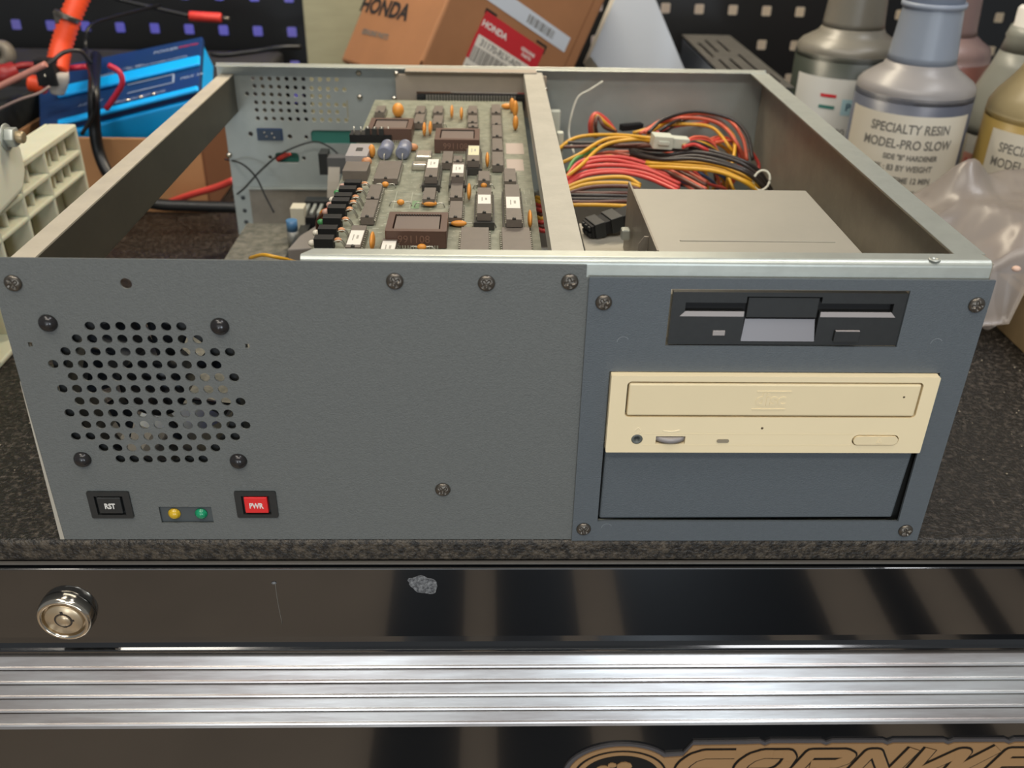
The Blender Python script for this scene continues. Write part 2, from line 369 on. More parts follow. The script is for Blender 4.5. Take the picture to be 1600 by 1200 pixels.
# folded bare metal flange along the top of the front
pf = [(.1, 141.5), (.1, 148.2)]+[(2.9-2.8*math.cos(math.radians(a)), 148.2+2.8*math.sin(math.radians(a))) for a in range(15, 91, 15)]
pf += [(9.2, 151), (9.2, 150), (2.9, 150), (1.2, 148.2), (1.2, 141.5)]
b = MB().prism(pf, 'x', 129.5, 425.4)
for v in b.bm.verts:
    if v.co.x < 130 and v.co.y > 3: v.co.x += 4.5
    if v.co.x > 400 and v.co.y > 3: v.co.x -= 1.4
fl = b.build('front_flange', galv, pc, .2)
sc = W(1460, 406, 'z', 151); MB().lathe([(2.6, 0), (2.3, .5), (1.1, .6), (.8, -.3), (0, -.3)], sc, (0, 0, 1), 20).build('rivet', galv, fl)
def screw(x, z, r, ang, y, parent, mt=steel, name='screw'):
    b = MB(); n = 40; ks = 9; rs = []
    for j in range(ks+1):
        rr = r*j/ks; ring_ = []
        for i in range(n):
            a = 2*math.pi*i/n; u, v = rr*math.cos(a), rr*math.sin(a)
            h = 1.9*math.sqrt(max(0, 1-(rr/r)**2*.92)); ca, sa = math.cos(ang), math.sin(ang); p, q = u*ca+v*sa, -u*sa+v*ca
            if min(abs(p), abs(q)) < r*.17 and max(abs(p), abs(q)) < r*.56: h -= .95
            ring_.append(Vector((x+max(u, 1e-3) if j == 0 and False else x+(u if j else .02*math.cos(a)), y-h, z+(v if j else .02*math.sin(a)))))
        rs.append(ring_)
    rs.append([Vector((x+r*math.cos(2*math.pi*i/n), y+.1, z+r*math.sin(2*math.pi*i/n))) for i in range(n)])
    b.rings(rs); return b.build(name, mt, parent)
for x, z, a in ((8.5, 138.2, .5), (169, 140.4, .4), (208, 139.8, .75), (243.6, 140.7, .2), (187.4, 30.9, .7)): screw(x, z, 3.7, a, -.85, pc)
for x, z, a in ((258.6, 131.8, .6), (422, 131.8, .1), (257, 7.7, .8), (419.5, 6.6, .6)): screw(x, z, 3.6, a, -2.15, pc)
for x, z in ((18.8, 119.5), (92.2, 118.4), (18.7, 48.2), (91.3, 47.4)):
    MB().lathe([(4.1, 0), (4.0, .8), (3.3, 2.0), (2.0, 2.8), (0, 3.1)], (x, -.8, z), (0, -1, 0), 28).build('fan_rivet', darkst, pc)
# cooling fan behind the grille
fan = MB().mesh(sheet(rrect(15, 95.5, 43, 123.5, 5), [circ(55.2, 83, 37.5, 40)], 24), XZ(14)).build('cooling_fan', blackp, pc)
b = MB().lathe([(15, 0), (15, 18), (13, 20), (0, 20)], (55.2, 24, 83), (0, -1, 0), 28)
for k in range(7):
    a = 2*math.pi*k/7; ca, sa = math.cos(a), math.sin(a); pts = []
    for r, w0, w1 in ((14, -.1, .35), (36, .1, .62)):
        for w_, yy in ((w0, 22), (w1, 8)): pts.append((55.2+r*math.cos(a+w_), yy, 83+r*math.sin(a+w_)))
    v = [b.bm.verts.new(q) for q in (pts[0], pts[1], pts[3], pts[2])]; b.face(v)
    v2 = [b.bm.verts.new(Vector(q)+Vector((0, 1.2, 0))) for q in (pts[0], pts[1], pts[3], pts[2])]; b.face(v2[::-1])
b.build('fan_blades', mat('fan_dark', (30, 34, 40), .35), fan)
# buttons
def button(x0, x1, z0, z1, name, capm, txt, bx=(.22, .78)):
    y = -.8; o = MB().mesh(sheet(rrect(x0, x1, z0, z1, .8), [rect(x0+(x1-x0)*.16, x0+(x1-x0)*.84, z0+(z1-z0)*.13, z1-(z1-z0)*.16)], 1.9), XZ(-.9)).m(blackp).build(name, blackp, pc, .3)
    MB().box(x0+1.5, x1-1.5, 0, 8, z0+1.5, z1-1.5).build('button_well', blackp, o)
    w, h = x1-x0, z1-z0
    MB().box(x0+w*.22, x1-w*.22, -2.2, 4, z0+h*.2, z1-h*.2).build('button_cap', capm, o, .35)
    lm = MB().m(whitei); letter(lm, txt, 4.3, XZ(-2.24) @ Matrix.Translation(((x0+x1)/2, (z0+z1)/2-.4, 0)), .05, .72, .14); lm.build('button_lettering', None, o)
    return o
button(16.6, 36.7, 13.9, 29.7, 'reset_button', blackp, 'RST')
button(86.9, 106.8, 14.3, 29.9, 'power_button', redp, 'PWR')
wn = MB().box(48.5, 75.3, .5, 1.3, 9, 21).build('indicator_window', mat('window_back', (74, 80, 82), .5), pc)
for x, c in ((55.9, (206, 168, 36)), (68.9, (20, 140, 96))):
    lm = mat('led_%d' % int(x), c, .25, 0, spec=.6)
    MB().lathe([(3, 0), (3, .7), (2.5, .9), (2.4, 1.6), (1.8, 2.2), (0, 2.5)], (x, .5, 15.4), (0, -1, 0), 24).build('indicator_light', lm, wn)
# floppy drive
fd = MB().mesh(sheet(rect(288.6, 391.2, 111.2, 136.6), [[(294.5, 127.2), (321, 127.2), (321, 112.8), (354, 112.8), (354, 127.2), (386, 127.2), (386, 131.6), (354, 131.6), (354, 134.6), (321, 134.6), (321, 131.6), (294.5, 131.6)]], 2.6), XZ(-.1)).build('floppy_drive', blackp, pc, .25)
MB().box(289, 391, 1.9, 148, 111.4, 133).build('drive_body', cagem, fd, .4)
MB().box(289.4, 390.6, 1.2, 1.85, 111.6, 136).build('slot_backing', blackd, fd)
MB().box(321.8, 353.2, -.9, .8, 124.2, 134).build('slot_flap', blackp, fd, .4)
MB().hexa([(321, -1.3, 112.9), (354, -1.3, 112.9), (354, 1.1, 112.9), (321, 1.1, 112.9), (322, .3, 123.2), (353, .3, 123.2), (353, 1.1, 123.2), (322, 1.1, 123.2)]).build('finger_recess', greyflap, fd)
for xa, xb in ((292.5, 320.6), (354.4, 387.8)):
    MB().hexa([(xa, -1.62, 125.1), (xb, -1.62, 125.1), (xb, -1.3, 125.1), (xa, -1.3, 125.1), (xa+(2.2 if xa < 300 else 0), -1.42, 127.5), (xb-(2.2 if xb > 380 else 0), -1.42, 127.5), (xb-(2.2 if xb > 380 else 0), -1.3, 127.5), (xa+(2.2 if xa < 300 else 0), -1.3, 127.5)]).build('slot_lip', paleg, fd)
MB().box(308, 313.4, -1.9, 0, 115.8, 118.2).build('drive_light', paleg, fd, .2)
b = MB().m(blackp).box(362, 373.4, -2.8, 0, 113.4, 118.6); b.m(paleg).box(362.3, 373.1, -2.85, -1.6, 118.6, 118.95); b.build('eject_button', None, fd, .2)
# optical drive
od = MB().mesh(sheet(rrect(264.2, 413.6, 56, 97.2, .6), [rrect(271.6, 406.6, 75.6, 94.4, 2), rrect(379.6, 401.8, 60.4, 66.2, 2.8), circ(278.4, 63.4, 2.7), rect(287.2, 301, 60.9, 65.1)], 4.2), XZ(-3.6)).build('optical_drive', beige, pc, .35)
MB().box(266, 412.6, -1.4, 190, 56.4, 96.4).build('drive_body', cagem, od, .4)
MB().box(271, 407, -2.2, -1.3, 75, 95).box(379, 402, -2.2, -1.3, 60, 67).build('recess_gap', groove, od)
MB().box(272.5, 405.8, -5.9, -2, 76.4, 93.5).build('tray_door', beige2, od, .9)
b = MB().m(beige2); letter(b, 'disc', 9.5, XZ(-5.92) @ Matrix.Translation((337.8, 85.2, 0)), .2, .95, .25)
b.mesh(sheet(rect(331, 346.5, 89.3, 89.9), [], .4), XZ(-5.92)).mesh(sheet(rect(329.6, 345, 80.0, 80.5), [], .4), XZ(-5.92)); b.build('disc_logo', None, od)
b = MB().mesh(sheet(rrect(380.2, 401.2, 61, 65.7, 2.3), [], 3), XZ(-4.8)); b.build('eject_button', beige2, od, .5)
b = MB().m(beige); letter(b, '▲' if False else '^', 5, XZ(-6.35) @ Matrix.Translation((392.5, 62.6, 0)), .08, 1, .15); b.mesh(sheet(rect(391.2, 393.8, 61.9, 62.3), [], .2), XZ(-6.35)); b.build('eject_mark', None, od)
b = MB().m(mat('jack_grey', (92, 96, 92), .4)).lathe([(2.7, 0), (2.7, 3.6), (2.2, 4.1), (1.3, 3.6), (1.2, 1), (0, 1)], (278.4, -1.8, 63.4), (0, -1, 0), 24); b.build('headphone_jack', None, od)
b = MB().m(groove).box(287.2, 301, -2.6, -1.5, 60.9, 65.1).m(paleg).lathe([(7.2, -.9), (8.2, 0), (7.2, .9)] and [(9.4, -1.2), (9.4, 1.2)], (294.1, 2.2, 63.4), (0, 0, 1), 40); b.build('volume_wheel', None, od)
MB().mesh(sheet(rrect(315.8, 321.6, 61.8, 63.7, .9), [], .5), XZ(-5.8)).build('drive_light', mat('led_lens', (148, 138, 118), .3), od)
MB().lathe([(.6, 0), (.6, .15), (0, .15)], (336.2, -5.68, 69.8), (0, -1, 0), 12).build('pin_hole', groove, od)
MB().lathe([(.5, 0), (.5, .15), (0, .15)], (398.8, -5.88, 87), (0, -1, 0), 12).build('pin_hole', groove, od)
b = MB().box(281, 380, -5.75, -5.7, 66.3, 66.6).box(281, 380, -5.75, -5.7, 60.2, 60.4); b.build('molded_line', beige2, od)
b = MB(); b.tube([(290, -5.7, 68.2), (294, -5.75, 67.8), (298, -5.75, 68.6)], .18, 5); b.tube([(277, -5.7, 68), (278.4, -5.75, 69.8), (279.8, -5.75, 68.2), (279.4, -5.75, 66.9)], .18, 5); b.build('molded_marks', mat('beige_light', (246, 232, 200), .4), od)
# blank bay panel
MB().hexa([(264.6, -.6, 13.0), (411.4, -.6, 13.6), (411.4, 2.4, 13.6), (264.6, 2.4, 13), (264.9, -.6, 55.3), (413.0, -.6, 55.3), (413, 2.4, 55.3), (264.9, 2.4, 55.3)]).build('blank_bay_panel', slate2, pc, .9)
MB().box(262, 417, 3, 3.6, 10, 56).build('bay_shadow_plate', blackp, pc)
# walls of the case
MB().prism([(-5, 0)] and rect(1, 425, 1.3, 385), 'z', .2, 1.2).build('floor_plate', galv_b, pc)
rh = []
PX0, PZ0 = 18.4, 138
def rw(px, py): q = W(px, py, 'y', 385); return q.x, q.z
ROWS = [((395, 122.5), (526, 124.5), 11), ((397.5, 134.5), (538, 140), 12), ((386, 146.5), (513, 151), 11), ((400, 160), (538, 164), 12), ((401, 172), (527, 175), 11), ((403, 185), (541, 188), 12)]
for (a, b_, n) in ROWS:
    xa, za = rw(*a); xb, zb = rw(*b_)
    for k in range(n): rh.append(circ(xa+(xb-xa)*k/(n-1), za+(zb-za)*k/(n-1), 1.75, 10))
rh += [rrect(24.6, 45.2, 91.5, 101.4, 1.2), rrect(37, 56.4, 73.4, 81.8, 3), rrect(67.4, 118, 89.6, 100.2, 3), circ(19.5, 96.5, 2), circ(50.5, 94.8, 1.9), circ(33, 77.8, 1.7), circ(60, 77.4, 1.7), circ(63.6, 94.6, 1.6)]
rh += [rect(97.6, 98.5, 109.8, 124), rect(152, 240, 118, 138)]
rwall = MB().mesh(sheet([(0, 52.6), (426, 52.6), (426, 150.6), (0, 150.6)], rh, 1), XZ(385.5)).build('rear_wall', galv_b, pc)
MB().box(13, 426, 383.6, 384.4, 3, 52).build('lower_plate', galv_k, rwall, .2)
b = MB().box(0, 13, 383.8, 384.4, 1.2, 53); b.build('corner_strip', galv_b, rwall)
for z in (44, 33, 23, 12): MB().lathe([(1.8, 0), (1.8, .2), (0, .2)], (7.4, 383.8, z), (0, -1, 0), 14).build('strip_hole', mat('hole_shadow', (60, 66, 70), .6), rwall)
MB().box(13, 250, 381.4, 384.4, 52, 53).build('plate_lip', galv, rwall)
b = MB().box(1, 425, 375.5, 386, 150.2, 151.2).box(-1, 427, 385.9, 387, 141, 151.2); b.build('rear_flange', galv, rwall, .4)
b = MB().m(w_blu).box(24.8, 45, 384.2, 386.6, 91.7, 101.2); b.m(mat('socket_blue', (52, 66, 84), .4)).box(26, 44, 383, 384.4, 92.6, 100.4)
for q in range(4): b.m(pinm).lathe([(.8, 0), (.6, .8), (0, 1)], (31+6*(q//2)+(q % 2)*1.5, 383, 98.4-3.2*(q % 2)-.8*(q//2)), (0, -1, 0), 10)
b.build('rear_socket', None, rwall)
teal = mat('teal_gasket', (52, 116, 104), .6); MB().box(66, 120, 386.2, 387.4, 88.8, 101).build('port_blank', teal, rwall)
MB().box(36, 57.5, 392, 393, 72, 83).build('port_backing', teal, rwall)
for x, z, yy in ((108.6, 145, 384.6), (108.4, 126.8, 384.6)): MB().lathe([(2.2, 0), (2, .8), (0, 1.4)], (x, yy, z), (0, -1, 0), 16).build('rivet', chrome, rwall)
sw = W(358, 243, 'y', 383); MB().lathe([(2.2, 0), (2, 1), (0, 1.6)], sw, (0, -1, 0), 16).build('rivet', chrome, rwall)
# left rail, right wall, divider
b = MB().m(galv_w).box(1.6, 12, .4, 384.5, 142.2, 143.2).m(mat('rail_inner_shade', (104, 100, 88), .42, .8, .08, 20)).box(11.2, 12, .4, 384.5, 114.5, 142.2).box(1.6, 2.4, .4, 384.5, 128, 142.2).box(8, 12, .4, 384.5, 114, 114.8); b.build('side_rail', None, pc, .1)  # inner faces: same metal as the top, shade put into a darker colour
b = MB().box(425.2, 426, .4, 385, 0, 150).box(412.6, 426, 2, 375, 149.4, 150.4); b.build('side_wall', mat('side_steel', (150, 142, 126), .42, .3, .08, 60, .1, 300), pc, .2)
MB().box(412.4, 426.1, 9.3, 375.4, 150.4, 150.8).build('side_wall_top', galv, pc)
b = MB().box(236.2, 250.4, 9.2, 372, 149, 150); b.box(249.6, 250.4, 9.2, 372, 128, 149.2).box(236.2, 237, 9.2, 372, 141, 149.2); db = b.build('divider_bar', mat('divider_steel', (172, 168, 156), .5, .25, .06, 60, .15, 500), pc, .15)
# rear card bracket and its edge connector
b = MB().mesh(sheet(rect(138.2, 254, 116, 147), [rect(154, 238, 121.5, 134.5)], 1), XZ(372)).box(138.2, 254, 372, 376, 146, 147); b.prism([(372, 147), (366, 150.6), (366.4, 151.2), (376, 151.2), (376, 147)], 'x', 146, 246)
br = b.build('card_bracket', taupe, pc, .2)
b = MB().m(blackp).box(154.4, 237.6, 366, 374, 122.5, 126).box(154.4, 237.6, 368.5, 374, 126, 133.6).box(154.4, 160, 365.5, 374, 122.5, 132.5).box(232, 237.6, 365.5, 374, 122.5, 132.5)
for k in range(31): b.m(pinm).box(161.4+k*2.25, 162.8+k*2.25, 366, 368.4, 123.5, 133)
b.build('edge_connector', None, br)
for (px, py) in ((619, 115), (616, 154), (852, 140)): MB().lathe([(2, 0), (1.8, .8), (0, 1.3)], W(px, py, 'y', 371), (0, -1, 0), 14).build('rivet', chrome, br)
# drive cage side bracket
b = MB().mesh(sheet([(60, 60), (150, 60), (150, 136.5), (46, 136.5), (46, 60)], [rrect(66, 68, 104, 118, 1), rrect(92, 94, 110, 120, 1)], 1), YZ(289.4)); b.build('cage_bracket', galv_k, pc)
b = MB().prism([(0, 0)] and [(284, 113), (288.8, 113), (288.8, 134), (286.6, 134), (284, 130)], 'y', 70, 71.2); b.build('bracket_tab', galv_k, pc)
q = W(977, 365, 'x', 285.2); MB().box(q.x-2.4, q.x+2.4, q.y-3, q.y+3, q.z-3, q.z+3).build('bracket_screw', galv, pc, .8)
MB().box(304, 382, 67, 68.4, 132.8, 133.5).build('cage_ridge', cagem, pc, .3)
# ------------------------------------------------------------------ circuit board
brd = MB().m(pcb).box(124.2, 234.6, 16, 350, 131.4, 133).build('circuit_board', None, pc)
ZB = 133.0
def zb(px, py, z=ZB): return W(px, py, 'z', z)
def chip(pt, pb, w, h=4.2, sock=False, label=None, tm=chipm, pins=True, name='chip'):
    "pt, pb: pixel of the middle of the far and near edge of the top face"
    zt = ZB+h+(4 if sock else 0)+.6; a = zb(*pt, zt); c = zb(*pb, zt); x = (a.x+c.x)/2; y0, y1 = c.y, a.y; z0 = zt-h
    b = MB().m(tm).box(x-w/2, x+w/2, y0, y1, z0, zt)
    if sock: b.m(chipd).box(x-w/2-1.6, x+w/2+1.6, y0-1.6, y1+1.2, ZB+.3, z0-.4)
    b.m(chipd).cyl((x, y0-.02, zt-.25), (x, y0+1.2, zt+.03), 1.0, 10)
    if pins:
        n = max(3, int((y1-y0)/2.54))
        for k in range(n):
            y = y0+(y1-y0)*(k+.5)/n
            for s_ in (-1, 1):
                xs = x+s_*(w/2+.75); b.m(pinm).box(min(x+s_*w/2, xs+.2*s_), max(x+s_*w/2, xs+.2*s_), y-.45, y+.45, z0+h*.4, z0+h*.55); b.box(xs-.2, xs+.2, y-.4, y+.4, ZB-.2 if not sock else z0-.6, z0+h*.55)
    if label:
        f0, f1, lmat = label; L = y1-y0; b.m(lmat).box(x-w/2+.3, x+w/2-.3, y0+L*f0, y0+L*f1, zt, zt+.12)
        b.m(inkl).box(x-w*.2, x-w*.12, y0+L*(f0+(f1-f0)*.3), y0+L*(f0+(f1-f0)*.7), zt+.12, zt+.15).box(x+w*.05, x+w*.2, y0+L*(f0+(f1-f0)*.4), y0+L*(f0+(f1-f0)*.65), zt+.12, zt+.15)
    return b.build(name, None, brd, .12, 1)
def plcc(x0, x1, y0, y1, num):
    b = MB().m(sockm).mesh(sheet(rrect(x0, x1, y0, y1, .8), [[(x0+4, y0+3.2), (x1-3.2, y0+3.2), (x1-3.2, y1-4), (x1-4, y1-3.2), (x0+4, y1-3.2), (x0+3.2, y1-4), (x0+3.2, y0+4)]], 8.6), Matrix.Translation((0, 0, ZB+4.6)))
    b.m(sockt).box(x0+3.9, x1-3.9, y0+3.9, y1-3.9, ZB+.5, ZB+8.2)
    for k in range(17):
        x = x0+4.4+(x1-x0-8.8)*k/16
        b.m(pinm).box(x-.35, x+.35, y0-.25, y0+.1, ZB, ZB+1.7); b.m(chipd).box(x-.35, x+.35, y1-4.2, y1-3.3, ZB+8.2, ZB+8.95)
        b.m(goldp).box(x-.3, x+.3, y0+3.2, y0+3.8, ZB+8.2, ZB+8.7)
    if num: b.m(mat('molded_digits', (128, 98, 84), .5)); letter(b, num, 5.2, XZ(y0-.02) @ Matrix.Translation(((x0+x1)/2-1, ZB+4.6, 0)), .12, 1)
    return b.build('socketed_processor', None, brd)
plcc(159.6, 188.9, 54.2, 81, '991108'); plcc(175.4, 203.6, 212.4, 239.4, '991108'); plcc(131.4, 159.6, 235.6, 263, None)
chip((742, 355), (741.5, 397), 13.6, 3.6); chip((806.5, 355), (807.5, 397), 13.8, 3.6)
q = chip((610.5, 251), (602.5, 279), 13.4, 3.4, False, None, chipm); 
for a in (((588, 288), (582.5, 310), 6.6), ((581, 312), (574, 339), 6.6), ((713.5, 314), (711.5, 340), 6.6), ((714, 286), (713, 308), 6.6), ((671, 293), (671, 311), 6.4),
          ((756.5, 267), (756, 282), 6.4), ((775, 163), (775, 176), 6.4), ((775.5, 180), (775.5, 194), 6.4), ((776.5, 195), (776.5, 213), 6.4), ((777, 216), (777, 234), 6.4), ((777.5, 237), (777.5, 258), 6.6),
          ((796.5, 263), (797, 283), 6.6), ((595, 165), (594, 175), 6.4), ((657, 165), (657, 176), 6.4), ((656, 178), (655, 192), 6.4), ((685, 165), (684.5, 176), 6.4), ((684.5, 180), (684, 193), 6.4),
          ((738.5, 165), (738.5, 176), 6.4), ((738.5, 180), (738.5, 191), 6.4), ((739, 193), (739, 198), 6.4), ((700, 236), (699, 254), 6.0), ((716, 243), (715, 252), 5.2)):
    chip(*a)
for a in (((676, 249), (674.5, 276), 6.8, 4, True, (.5, 1, labelw)), ((716.5, 254), (715, 276), 6.8, 4, True, (.25, .85, labelw)), ((740, 227), (740, 251), 7, 4, True, (.35, .95, labely)),
          ((756.5, 293), (757, 333), 7.2, 4, True, (.35, .7, labelw)), ((799, 288), (804, 343), 7.6, 4, True, (.3, .62, labelw)), ((559, 352), (554, 386), 7, 4, False, (.1, .75, labelw)), ((609, 372), (605, 397), 7, 4, False, (.0, .8, labelw))):
    chip(*a)
# crystals, header block, relay
for pa, pb_, w in (((663, 234), (663, 244), 10), ((656, 251), (656, 257), 9)):
    a = zb(*pa, 137); c = zb(*pb_, 137); MB().box(a.x-w/2, a.x+w/2, c.y, a.y, ZB, 137).build('crystal', mat('crystal_can', (196, 190, 176), .25, .6), brd, 1.2)
a = zb(581, 214, 136); b = MB().m(blackd).box(a.x-14, a.x+13, a.y-3, a.y+9, ZB, ZB+5)
for k in range(6): b.m(pinm).cyl((a.x-11+k*4.4, a.y-1, ZB+4), (a.x-11+k*4.4, a.y-1, ZB+10), .5, 6)
b.m(blackp)
for k in (2, 3, 4): b.box(a.x-12.6+k*4.4, a.x-9.6+k*4.4, a.y-3, a.y+1.4, ZB+5, ZB+9)
b.build('pin_header', None, brd)
# small pale connector block near header
b = MB().m(paleg); a = zb(558, 245, 136); b.box(a.x-6, a.x+7, a.y-8, a.y+18, ZB, ZB+6).m(chipd).box(a.x-1, a.x+3, a.y+2, a.y+8, ZB+6, ZB+6.5); b.build('pale_connector', None, brd, .4)
a = zb(557, 262, 138); MB().m(chipm).box(a.x-7, a.x+7, a.y-9, a.y+9, ZB, ZB+6).build('relay', None, brd, .3)
# right angle indicator blocks along the left edge
led_w = mat('led_clear', (222, 214, 196), .25); led_g = mat('led_green', (72, 140, 84), .3); led_p = mat('led_pink', (196, 156, 140), .3)
for k, (px, py, lm) in enumerate(((551, 292, led_p), (543, 302, led_g), (536, 313, led_w), (532, 321, led_p), (526, 332, led_p), (519, 348, led_g), (512, 365, led_w), (506, 381, led_w))):
    a = zb(px, py, ZB+3); b = MB().m(blackd).box(a.x-4.4, a.x+4.6, a.y-1.8, a.y+4.4, ZB, ZB+6)
    b.m(lm).ell((a.x-5.6, a.y+.6, ZB+3), 2, 1.7, 1.7); b.m(pinm)
    for dy in (0, 2.5): b.tube([(a.x+4.4, a.y+dy, ZB+4), (a.x+8, a.y+dy, ZB+4.5), (a.x+10.5, a.y+dy, ZB)], .38, 6)
    b.m(beadm).ell((a.x+6.6, a.y+1.2, ZB+4.6), 1.8, 1.2, 1.2); b.build('indicator_block', None, brd)
# capacitors
for px, py in ((603, 234), (631, 234)):
    a = zb(px, py, ZB+4.2); MB().m(bluec).lathe([(3.4, -8), (4.3, -7.3), (4.3, 6), (3.9, 6.6), (4.3, 7.2), (4.3, 8), (3, 8.6), (0, 8.4)], a, (0.05, 1, 0), 20).m(pinm).tube([a+Vector((0, -8, 0)), a+Vector((0, -12, 0)), a+Vector((0, -13.4, -4))], .4, 6).build('electrolytic_capacitor', None, brd)
for px, y0p, y1p in ((706, 160, 190), (721, 162, 194), (663, 193, 212), (672.5, 191, 210), (761.5, 240, 261), (733, 286, 315), (828, 327, 360), (582, 368, 388)):
    a = zb(px, (y0p+y1p)/2+1, ZB+4); c0 = zb(px, y0p, ZB+4); c1 = zb(px, y1p, ZB+4); ln = min(9, (c0.y-c1.y)/2)
    MB().m(orange).ell((a.x, a.y, ZB+4.8), 1.25, ln*.8, 4.2).build('disc_capacitor', None, brd)
for px, py, rx in ((673, 288, 1.9), (626, 316, 2.1), (738, 265, 1.9), (756, 289, 2), (778, 264, 2), (602, 288, 2), (757, 349, 2), (659, 386, 2.3), (671, 318, 4.2), (717, 349, 4.2), (700, 258, 1.8), (686, 194, 1.4), (652, 195, 1.7)):
    a = zb(px, py, ZB+2); b = MB().m(orange if rx > 1.85 else beadm).ell(a, rx, 1.6, 1.6).m(pinm)
    for s_ in (-1, 1): b.tube([a+Vector((s_*rx*.8, 0, 0)), a+Vector((s_*(rx+2.6), 0, .2)), a+Vector((s_*(rx+4), -.3, -2))], .35, 6)
    b.build('ceramic_capacitor', None, brd)
for (px, py, rx, ry, rz) in ((622, 172, 4.2, 5, 5), (581, 236, 2.2, 3, 4.2), (800, 164, 2, 3.2, 5), (805, 170, 2.2, 3, 6), (805.5, 192, 2, 3.4, 5), (792, 166, 4.2, 2, 2), (645, 230, 3.4, 2.4, 2.4), (573, 252, 3.2, 3, 2.6)):
    a = zb(px, py, ZB+rz); MB().m(orange if px > 700 or rx > 4 or px == 581 else beadm).ell((a.x, a.y, ZB+rz), rx, ry, rz).build('tantalum_capacitor', None, brd)
for x0, x1, y0, y1 in ((790, 819, 224, 241), (791, 819, 249, 267)):
    a = zb(x0, y0); c = zb(x1, y1); MB().m(pinkm).box(a.x, c.x, c.y, a.y, ZB, ZB+.12).build('silkscreen_patch', None, brd)
silk = mat('silkscreen', (164, 166, 148), .6)
random.seed(3); b = MB().m(silk)
def frame(x0, x1, y0, y1, t=.35):
    for q in ((x0, x1, y0, y0+t), (x0, x1, y1-t, y1), (x0, x0+t, y0, y1), (x1-t, x1, y0, y1)): b.box(*q, ZB, ZB+.06)
a = zb(620, 299); c = zb(640, 327); frame(a.x, c.x, c.y, a.y)
for px, py in ((823, 300), (826, 316), (760, 296), (690, 262), (645, 268), (790, 292), (822, 335)):
    a = zb(px, py); frame(a.x-1.6, a.x+1.6, a.y-4, a.y+4)
for k in range(420):
    x = random.uniform(127, 232); y = random.uniform(20, 345); w_ = random.choice((.35, .35, .5, 1.6)); b.box(x-w_, x+w_, y-.4, y+.4, ZB, ZB+.05)
b.build('board_print', None, brd)
MB().m(mat('green_patch', (112, 140, 104), .5)).box(zb(645, 313).x, zb(657, 313).x, zb(650, 326).y, zb(650, 314).y, ZB, ZB+.1).build('trimmer', None, brd)
# ------------------------------------------------------------------ wiring in the case
def wire(pts, m_, r=1.3, name='wire', parent=pc, n=8): return MB().m(m_).tube(pts, r, n).build(name, None, parent)
jr = random.Random(21)
def K(*a):      # (px, py, height) triples -> points
    return [W(p, q, 'z', z)+Vector((jr.uniform(-1, 1), jr.uniform(-1, 1), jr.uniform(-.8, .8)))*(1.1 if 0 < n_ < len(a)-1 else .5) for n_, (p, q, z) in enumerate(a)]
def Y(*a): return [W(p, q, 'y', z) for p, q, z in a]
wire(K((862, 243, 108), (900, 216, 112), (960, 211, 118), (1022, 216, 122)), w_yel, 1.4)
wire(K((862, 262, 104), (905, 240, 112), (950, 218, 116), (1024, 219, 120)), w_yel, 1.4)
wire(K((866, 290, 100), (905, 262, 108), (945, 228, 114), (990, 218, 118), (1026, 222, 120)), w_yel, 1.4)
wire(K((868, 300, 98), (930, 236, 110), (975, 231, 112), (1025, 228, 118)), w_brn, 1.3)
wire(K((850, 222, 110), (930, 223, 112), (990, 214, 116)), w_blk, 1.3)
wire(K((850, 231, 108), (940, 228, 112), (1020, 225, 118)), w_brn, 1.3)
wire(K((886, 270, 104), (900, 248, 110), (930, 233, 110)), w_grn, 1.4)
wire(K((882, 276, 100), (915, 250, 106), (950, 240, 106), (990, 246, 104)), w_org, 1.3)
# arching loops on the right
for i, (m_, dx, dy, dz) in enumerate(((w_org, 0, 0, 0), (w_blk, 8, 0, 3), (w_yel, -18, 18, -6), (w_org, -6, 9, -3), (w_brn, -12, 3, -9))):
    wire(K((1006+dx, 208, 118+dz), (1036, 186+dy*.5, 124+dz), (1084+dx*.5, 175+dy, 126+dz), (1132+dx, 184+dy, 122+dz), (1158+dx, 213+dy, 112+dz), (1168+dx, 250, 98+dz)), m_, 1.35)
wire(K((1012, 211, 116), (1048, 190, 120), (1100, 186, 118), (1140, 206, 112), (1150, 236, 104), (1138, 280, 90), (1134, 306, 70)), w_yel, 1.4)
wire(K((1024, 208, 118), (1056, 197, 112), (1110, 191, 110)), w_red, 1.3)
wire(K((1022, 209, 116), (1046, 195, 122), (1062, 187, 122)), w_blk, 1.3)
wire(K((1036, 210, 114), (1056, 193, 118), (1080, 184, 122)), w_blk, 1.2)
for i, (m_, o_) in enumerate(((w_org, 0), (w_red, 6), (w_brn, 10), (w_yel, 16), (w_blk, 20), (w_red, 24))):
    wire(K((1068, 222+o_*.35, 120), (1086, 216+o_*.4, 120), (1108, 218+o_*.7, 116), (1124+o_*.3, 244, 104)), m_, 1.3)
for i, (m_, o_) in enumerate(((w_org, 0), (w_red, 9), (w_org, 16), (w_yel, -8))):
    wire(K((1100+o_, 222, 112), (1128+o_, 214+i*3, 108), (1146+o_, 240, 96), (1138+o_, 272, 84), (1122+o_, 296, 70)), m_, 1.3)
wire(K((1172, 234, 100), (1184, 256, 90), (1180, 280, 80)), w_red, 1.3)
